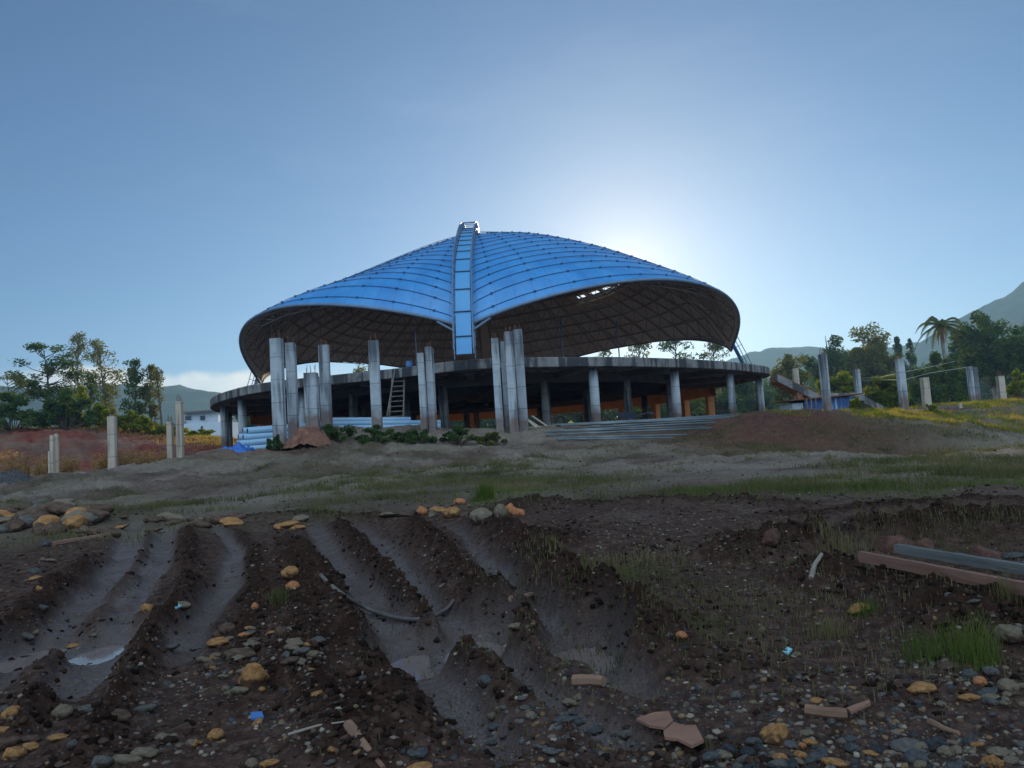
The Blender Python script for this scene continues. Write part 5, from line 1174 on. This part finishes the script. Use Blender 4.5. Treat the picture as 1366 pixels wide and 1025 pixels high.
heap_stones(46, 950, 1370, 985, 1024, 11, 28, ['blue-grey', 'dark', 'blue-grey', 'grey', 'ochre', 'tan', 'dark'], 'the blue gravel bed', 'stones in the gravel bed')
heap_stones(16, 1210, 1372, 888, 940, 10, 22, ['brown', 'grey', 'blue-grey', 'tan'], 'the patch below the bright grass', 'stones below the bright grass')
heap_stones(24, -10, 210, 935, 1024, 10, 32, ['grey', 'brown', 'tan', 'brown', 'ochre'], 'the bottom left corner', 'stones in the bottom left corner')
heap_stones(20, 210, 470, 955, 1024, 8, 22, ['brown', 'tan', 'ochre', 'grey'], 'the bottom mud strip', 'stones on the muddy strip')
heap_stones(24, 650, 860, 925, 1015, 8, 20, ['grey', 'blue-grey', 'tan', 'grey'], 'the patch beside the last rut', 'stones beside the last rut')
heap_stones(14, 0, 130, 715, 860, 8, 18, ['ochre', 'grey', 'blue-grey', 'tan'], 'the left bank', 'stones on the left bank')
heap_stones(22, 900, 1220, 830, 985, 7, 16, ['grey', 'tan', 'blue-grey', 'brown'], 'the open track', 'stones on the open track')

# clods of red clay
for a in [(1192, 722, 52, 'upper red clay clod behind the timber beams'), (1232, 728, 40, 'red clay clod split in two beside the far beam'), (1312, 738, 46, 'dark red clay clod at the right above the beams'), (1030, 714, 34, 'brown clod on the crest of the right mound')]:
    o = stone(a[0], a[1], a[2], 'brown', 'angular', a[3], 'clay clods', cat='clay clod'); o.name = 'clay_clod'
    me = o.data.copy(); me.materials[0] = M['clay'] if 'clay' in M else M.setdefault('clay', mat('red_clay', [(.05, .022, .015), (.09, .04, .028), (.13, .065, .045)], .9, 2.5, bump=.6, bscale=9)); o.data = me
# gravel scatter
def scatter(name, n, rr, size, cols, accept, squash=(.45, .9), mat_=None, az=44, emb=.1, jit=.22):
    r = np.exp(rng.uniform(math.log(rr[0]), math.log(rr[1]), n)); a = np.radians(rng.uniform(-az, az, n)); x, y = r * np.sin(a), r * np.cos(a)
    k = accept(x, y, r); x, y, r = x[k], y[k], r[k]; n = len(x); z = ground_z(x, y)
    s = size[0] + (size[1] - size[0]) * rng.random(n) ** 3.0
    v = IV0[None] * (1 + rng.uniform(-jit, jit, (n, 12, 1))); sc = np.c_[s * rng.uniform(.8, 1.4, n), s * rng.uniform(.7, 1.1, n), s * rng.uniform(squash[0], squash[1], n)]
    v = v * sc[:, None, :]; t = rng.uniform(0, 6.28, n); c, q = np.cos(t)[:, None], np.sin(t)[:, None]
    V = np.stack([v[..., 0] * c - v[..., 1] * q + x[:, None], v[..., 0] * q + v[..., 1] * c + y[:, None], v[..., 2] + z[:, None] + (sc[:, 2] * emb)[:, None]], -1).reshape(-1, 3)
    F = (IF0[None] + (np.arange(n) * 12)[:, None, None]).reshape(-1, 3)
    ci = np.array(cols)[rng.integers(0, len(cols), n)] * rng.uniform(.65, 1.3, (n, 1))
    return tag(np_mesh(name, V, F, mat_, colors={'tint': np.repeat(ci, 12, 0)}), kind='stuff')
def tint_mat(name, rough):
    m = bpy.data.materials.new(name); m.use_nodes = True; b = m.node_tree.nodes['Principled BSDF']; b.inputs['Roughness'].default_value = rough; b.inputs['Specular IOR Level'].default_value = .12
    c = m.node_tree.nodes.new('ShaderNodeVertexColor'); c.layer_name = 'tint'; m.node_tree.links.new(c.outputs[0], b.inputs['Base Color']); return m
M['gravel'] = tint_mat('gravel_stones', .75); M['clod'] = tint_mat('mud_clods', .95)
bed = [hit(1180, 1005)[:2], hit(330, 895)[:2], hit(700, 668)[:2], hit(610, 775)[:2], hit(60, 690)[:2], hit(1290, 905)[:2], hit(760, 965)[:2], hit(900, 712)[:2], hit(1000, 760)[:2]]
brad = [1.3, .9, 2.4, 1.2, 1.6, .8, .6, 2.6, 1.5]
def acc_gravel(x, y, r):
    p = np.clip(.10 + 1.2 * fbm(x * .9, y * .9, 3, 71), .03, 1)
    for b, w in zip(bed, brad): p = np.maximum(p, .95 * np.exp(-(np.hypot(x - b[0], y - b[1]) / w) ** 2))
    _, wt, rd = ground_z(x, y, True); p = p * (1 - .5 * wt) * np.where(r > 16, .5, 1)
    return rng.random(len(x)) < p
GC = [(.12, .105, .085), (.08, .08, .078), (.15, .125, .10), (.23, .195, .15), (.11, .078, .052), (.05, .052, .053), (.16, .10, .05), (.06, .045, .035), (.035, .036, .038), (.045, .03, .024), (.05, .036, .028)]
scatter('gravel', 125000, (2.4, 40), (.004, .026), GC, acc_gravel, mat_=M['gravel'], emb=-.12, jit=.33)
def acc_clod(x, y, r):
    _, wt, rd = ground_z(x, y, True); p = np.clip(rd * .9 + .10 + .7 * fbm(x * 1.3, y * 1.3, 3, 17), 0, 1) * (1 - .9 * wt)
    return rng.random(len(x)) < p
scatter('mud_clods', 130000, (2.4, 42), (.005, .036), [(.018, .010, .007), (.034, .019, .013), (.05, .029, .020), (.010, .006, .004)], acc_clod, (.5, 1.0), M['clod'], emb=0.0, jit=.5)

# grass
def blades(name, x, y, h, w, mat_, kind='stuff', lean=.5, label=None, cat=None, group=None):
    n = len(x); z = ground_z(x, y); a = rng.uniform(0, 6.28, n); b = rng.uniform(0, 6.28, n); hh = h * rng.uniform(.45, 1.15, n); ww = w * rng.uniform(.7, 1.3, n)
    dx, dy = np.cos(a) * ww, np.sin(a) * ww; lx, ly = np.cos(b) * hh * lean * rng.random(n), np.sin(b) * hh * lean * rng.random(n)
    P0 = np.c_[x - dx, y - dy, z - .01]; P1 = np.c_[x + dx, y + dy, z - .01]; M0 = np.c_[x - dx * .7 + lx * .35, y - dy * .7 + ly * .35, z + hh * .6]; M1 = np.c_[x + dx * .7 + lx * .35, y + dy * .7 + ly * .35, z + hh * .6]
    T0 = np.c_[x - dx * .1 + lx, y - dy * .1 + ly, z + hh]; T1 = np.c_[x + dx * .1 + lx, y + dy * .1 + ly, z + hh]
    V = np.stack([P0, P1, M1, M0, T1, T0], 1).reshape(-1, 3); i = np.arange(n)[:, None] * 6
    F = np.concatenate([i + np.array([0, 1, 2, 3]), i + np.array([3, 2, 4, 5])])
    o = np_mesh(name, V, F, mat_); return tag(o, label, cat, group, kind)
def pts_polar(n, r0, r1, az0, az1, acc):
    r = np.exp(rng.uniform(math.log(r0), math.log(r1), n)); a = np.radians(rng.uniform(az0, az1, n)); x, y = r * np.sin(a), r * np.cos(a); k = acc(x, y, r); return x[k], y[k]
cx_, cy_ = pts_polar(2500, 15.5, 40, -44, 44, lambda x, y, r: rng.random(len(x)) < np.clip(.06 + 2.2 * fbm(x * .2, y * .2, 4, 13) + (.25 * np.exp(-((r - 26) / 7) ** 2)), .03, 1) * np.where((x < -1) & (r < 22), .12, 1))
ci_ = rng.integers(0, len(cx_), 52000); sd_ = rng.uniform(.08, .45, len(cx_))
x = cx_[ci_] + rng.normal(size=52000) * sd_[ci_]; y = cy_[ci_] + rng.normal(size=52000) * sd_[ci_]
blades('grass', x, y, .15, .007, M['grass_field'], lean=.9)
gc = hit(860, 668); x, y = pts_polar(40000, 14, 21, -6, 40, lambda x, y, r: rng.random(len(x)) < np.clip(np.exp(-((r - 16.6) / 1.5) ** 2) * (.12 + 1.8 * fbm(x * .8, y * .8, 3, 19)), 0, 1))
blades('grass', x, y, .10, .007, M['grass_green'])
gp = hit(800, 765); x = rng.normal(gp[0], .5, 1300); y = rng.normal(gp[1], .5, 1300); blades('grass', x, y, .10, .006, M['grass_field'])
gp = hit(960, 830); x = rng.normal(gp[0], 1.3, 3500); y = rng.normal(gp[1], 1.0, 3500); blades('grass', x, y, .07, .004, M['grass_field'])
gp = hit(1250, 720); x = rng.normal(gp[0], 1.2, 1300); y = rng.normal(gp[1], .5, 1300); blades('grass', x, y, .12, .004, M['grass_field'])
# sunlit grass over the right-hand mounds
x = rng.uniform(11, 40, 190000); y = rng.uniform(36, 58, 190000); k = rng.random(190000) < np.clip(.45 + 1.6 * fbm(x * .3, y * .3, 3, 23), 0, 1) * np.clip((x - 13 - (y - 40) * .1) / 4, 0, 1) * np.where(y < 40.0, .02, 1)
xk, yk = x[k], y[k]; mixed = rng.random(len(xk)) < np.clip(.45 + 1.2 * fbm(xk * .6, yk * .6, 3, 57), .1, .9)
blades('grass', xk[mixed], yk[mixed], .20, .011, M['grass_gold']); blades('grass', xk[~mixed], yk[~mixed], .17, .012, M['leaf_bright'])
x = rng.uniform(17, 30, 16000); y = rng.uniform(30.5, 35, 16000); k = rng.random(16000) < np.clip(.2 + 1.6 * fbm(x * .5, y * .5, 3, 29), 0, 1)
blades('grass', x[k], y[k], .22, .010, M['grass_gold'])
x = rng.uniform(8, 34, 30000); y = rng.uniform(33, 41, 30000); k = rng.random(30000) < np.clip(.15 + 1.6 * fbm(x * .5, y * .5, 3, 39), 0, 1)
blades('grass', x[k], y[k], .16, .012, M['grass_field'])
# far slope grass on the left bank
x = rng.uniform(-66, -18, 60000); y = rng.uniform(66, 90, 60000); k = rng.random(60000) < np.clip(-.15 + 1.2 * fbm(x * .2, y * .5, 3, 33) + np.clip((y - 71) / 5, 0, .9), 0, 1)
blades('grass', x[k], y[k], .26, .022, M['grass_gold'])
# separate tufts
def tuft(px, py, wpx, hpx, n, m, label, group='grass tufts'):
    p = ghit(px, py); d = p[1]; W_ = wpx / FPX * d / 2; x = rng.normal(0, W_ * .55, n) + p[0]; y = rng.normal(0, W_ * .4, n) + p[1]
    return blades('grass_tuft', x, y, hpx / FPX * d, .0018 * d / 5, M[m], 'thing', .55, label, 'grass tuft', group)
tuft(1300, 885, 66, 60, 240, 'grass_green', 'brightest tall grass tuft below the timber beams at the right'); tuft(1228, 878, 66, 42, 130, 'grass_green', 'shorter bright grass tuft left of the tallest one'); tuft(1262, 872, 46, 32, 60, 'grass_green', 'thin grass tuft between the two bright ones')
tuft(1150, 818, 34, 18, 130, 'grass_green', 'small grass tuft in front of the ochre stone by the beams'); tuft(1110, 850, 46, 26, 170, 'grass_field', 'pale thin grass tuft left of the short bright one'); tuft(648, 668, 22, 22, 500, 'grass_green', 'vivid green tuft beside the gravel bank behind the rocks')
tuft(372, 800, 30, 18, 160, 'grass_field', 'small grass tuft on the ridge left of the hose'); tuft(1345, 800, 30, 44, 60, 'grass_field', 'sparse tall grass at the right edge under the beam'); tuft(1120, 735, 50, 24, 160, 'grass_field', 'grass tuft on the mound left of the beams')

# timber beams, hose, tiles, sticks and scraps
M['beam_red'] = mat('reddish_timber', [(.10, .05, .035), (.18, .09, .065), (.22, .12, .09)], .85, 4, bump=.4, bscale=18, stretch=(.15, 1, 1))
M['beam_grey'] = mat('grey_wet_timber', [(.05, .055, .055), (.10, .105, .10), (.16, .165, .155)], .8, 4, bump=.4, bscale=18, stretch=(.12, 1, 1))
def beam(p, q, w, h, m, label, name='timber_beam', cat='timber beam', group=None, lift=0.0, roll=0.0):
    a, b = Vector(p), Vector(q); d = b - a; n = 24; mb = MB(); V = []; F = []; Lb = d.length
    for i in range(n + 1):
        t = i / n; j = rng.uniform(-.06, .06, 4)
        for k, (yy, zz) in enumerate(((-w / 2, -h / 2), (w / 2, -h / 2), (w / 2, h / 2), (-w / 2, h / 2))): V.append((Lb * t, yy * (1 + j[k]), zz * (1 + j[(k + 1) % 4] * .8)))
    for i in range(n):
        for k in range(4): F.append((i * 4 + k, i * 4 + (k + 1) % 4, (i + 1) * 4 + (k + 1) % 4, (i + 1) * 4 + k))
    F += [(3, 2, 1, 0), tuple(range(n * 4, n * 4 + 4))]; mb.add(V, F); o = mb.build(name, m)
    o.location = a + Vector((0, 0, lift)); e = d.to_track_quat('X', 'Z'); o.rotation_euler = e.to_euler(); return tag(o, label, cat, group)
p, q = ghit(1150, 762), ghit(1420, 822); p[2] = ground_z([p[0]], [p[1]])[0] + .13; q[2] = ground_z([q[0]], [q[1]])[0] + .13
beam(p, q, .055, .09, M['beam_red'], 'near reddish timber beam lying across the mound at the right edge')
p, q = ghit(1198, 748), ghit(1425, 785); p[2] = ground_z([p[0]], [p[1]])[0] + .13; q[2] = ground_z([q[0]], [q[1]])[0] + .10
beam(p, q, .08, .09, M['beam_grey'], 'far grey timber beam lying behind the reddish one')
M['hose'] = mat('dull_hose', [(.07, .062, .055), (.13, .115, .10)], .55, 4, spec=.4)
hp = []
for a in [(428, 770, .02), (440, 783, .02), (462, 801, .03), (490, 817, .03), (520, 829, .04), (548, 835, .05), (572, 833, .05), (590, 825, .05), (600, 815, .04), (606, 803, .02)]:
    w = ghit(a[0], a[1]); hp.append((w[0], w[1], w[2] + a[2]))
hp = np.array(hp)
for _ in range(3): hp = np.repeat(hp, 2, 0)[1:-1]; hp[1:-1] = (hp[:-2] + hp[1:-1] * 2 + hp[2:]) / 4
mb = MB(); mb.tube(hp, .020, 8); tag(mb.build('hose', M['hose'], smooth=True), 'curved stiff grey hose lying across the middle ruts', 'hose')
M['terracotta'] = mat('terracotta', [(.15, .072, .045), (.21, .105, .068), (.25, .135, .09)], .9, 3, bump=.3, bscale=20)
def shard(pix, t, m, label, name, cat, group=None):
    P = [ghit(x, y) for x, y in pix]; mb = MB(); n = len(P)
    zc = float(np.mean([p[2] for p in P])); top_ = [(p[0], p[1], .75 * zc + .25 * p[2] + t) for p in P]; bot = [(p[0], p[1], .75 * zc + .25 * p[2] + t - .014) for p in P]
    mb.add(top_ + bot, [tuple(reversed(range(n))), tuple(range(n, 2 * n))] + [(i, (i + 1) % n, n + (i + 1) % n, n + i) for i in range(n)]); return tag(mb.build(name, m), label, cat, group)
shard([(850, 979), (874, 960), (893, 961), (899, 972), (888, 985), (868, 985)], .055, M['terracotta'], 'smaller left piece of a broken terracotta tile', 'tile_shard', 'tile shard', 'broken terracotta tile')
shard([(886, 990), (900, 974), (915, 981), (929, 979), (940, 1004), (924, 1013), (905, 1003), (888, 1000)], .055, M['terracotta'], 'larger right piece of a broken terracotta tile', 'tile_shard', 'tile shard', 'broken terracotta tile')
shard([(1130, 955), (1160, 946), (1163, 952), (1136, 963)], .05, M['terracotta'], 'narrow brick tile leaning on a dark stone by the track', 'tile_shard', 'tile shard')
M['plastic_blue'] = mat('blue_scrap', [(.04, .13, .36), (.05, .17, .44)], .4, 8); M['plastic_cyan'] = mat('cyan_scrap', [(.20, .50, .55), (.28, .60, .64)], .5, 8)
shard([(334, 954), (349, 951), (352, 962), (336, 965)], .02, M['plastic_blue'], 'blue plastic scrap below the largest boulder', 'plastic_scrap', 'plastic scrap')
shard([(233, 808), (241, 806), (242, 814), (234, 815)], .02, M['plastic_cyan'], 'cyan scrap on the rut ridge under the curved pale stone', 'plastic_scrap', 'plastic scrap')
shard([(1044, 871), (1050, 865), (1057, 869), (1052, 875)], .015, M['plastic_cyan'], 'cyan paper scrap on the open track', 'plastic_scrap', 'plastic scrap')
M['stick_pale'] = mat('pale_stick', [(.16, .135, .105), (.27, .235, .19)], .85, 6, stretch=(.2, 1, 1)); M['stick_brown'] = mat('brown_wood', [(.14, .075, .05), (.24, .14, .09)], .85, 6, stretch=(.2, 1, 1))
def stick(p0, p1, r0, r1, m, label, l0=.02, l1=.02):
    a, b = ghit(*p0), ghit(*p1); a[2] += l0; b[2] += l1; c = (a + b) / 2; c += rng.normal(size=3) * .01; mb = MB(); mb.tube([a, a * .6 + c * .4, c, b * .6 + c * .4, b], [r0, r0 * 1.05, (r0 + r1) / 2, r1 * 1.1, r1], 7); return tag(mb.build('stick', m), label, 'stick')
stick((465, 972), (512, 1030), .030, .012, M['stick_brown'], 'tapering piece of split wood at the bottom edge')
stick((1082, 775), (1097, 748), .024, .016, M['stick_pale'], 'short pale stick standing in the mud left of the beams', .02, .06)
stick((682, 802), (710, 796), .030, .026, M['stick_brown'], 'short brown board in the far rut')
stick((766, 917), (806, 918), .04, .035, M['stick_brown'], 'dark square piece of wood in the deepest rut', .04, .04)
stick((70, 729), (150, 715), .05, .04, M['stick_brown'], 'muddy log below the far left boulder heap', .03, .03)
stick((1240, 968), (1280, 984), .018, .010, M['stick_brown'], 'thin reddish stick above the gravel bed'); stick((385, 985), (460, 968), .008, .005, M['stick_pale'], 'thin dry twig on the muddy strip')
stick((1075, 952), (1130, 958), .03, .03, M['stick_brown'], 'muddy branch left of the leaning brick tile')
# broken red earth block under the left pillars
eb = at(412, 590, 39.6); heap(412, 607, 39.2, 62, 26, M['red_earth'], 'earth_block', 'eroded red earth block below the shorter streaked pillar', 'earth block', 11)
# ------------------------------------------------------------------ haze
def haze():
    m = bpy.data.materials.new('haze_air'); m.use_nodes = True; nt = m.node_tree
    for n in list(nt.nodes):
        if n.type != 'OUTPUT_MATERIAL': nt.nodes.remove(n)
    v = nt.nodes.new('ShaderNodeVolumePrincipled'); v.inputs['Color'].default_value = (.34, .63, 1.0, 1)
    v.inputs['Density'].default_value = HAZE_D; v.inputs['Anisotropy'].default_value = .46
    nt.links.new(v.outputs[0], nt.nodes['Material Output'].inputs['Volume'])
    mb = MB(); mb.box((0, 0, 0), (5000, 5000, HAZE_TOP - HAZE_BOT))
    o = mb.build('haze', m, loc=(0, 1200, (HAZE_TOP + HAZE_BOT) / 2)); tag(o, kind='stuff'); o.visible_shadow = True
HAZE_D, HAZE_TOP, HAZE_BOT = .00042, 220.0, -20.0
haze()
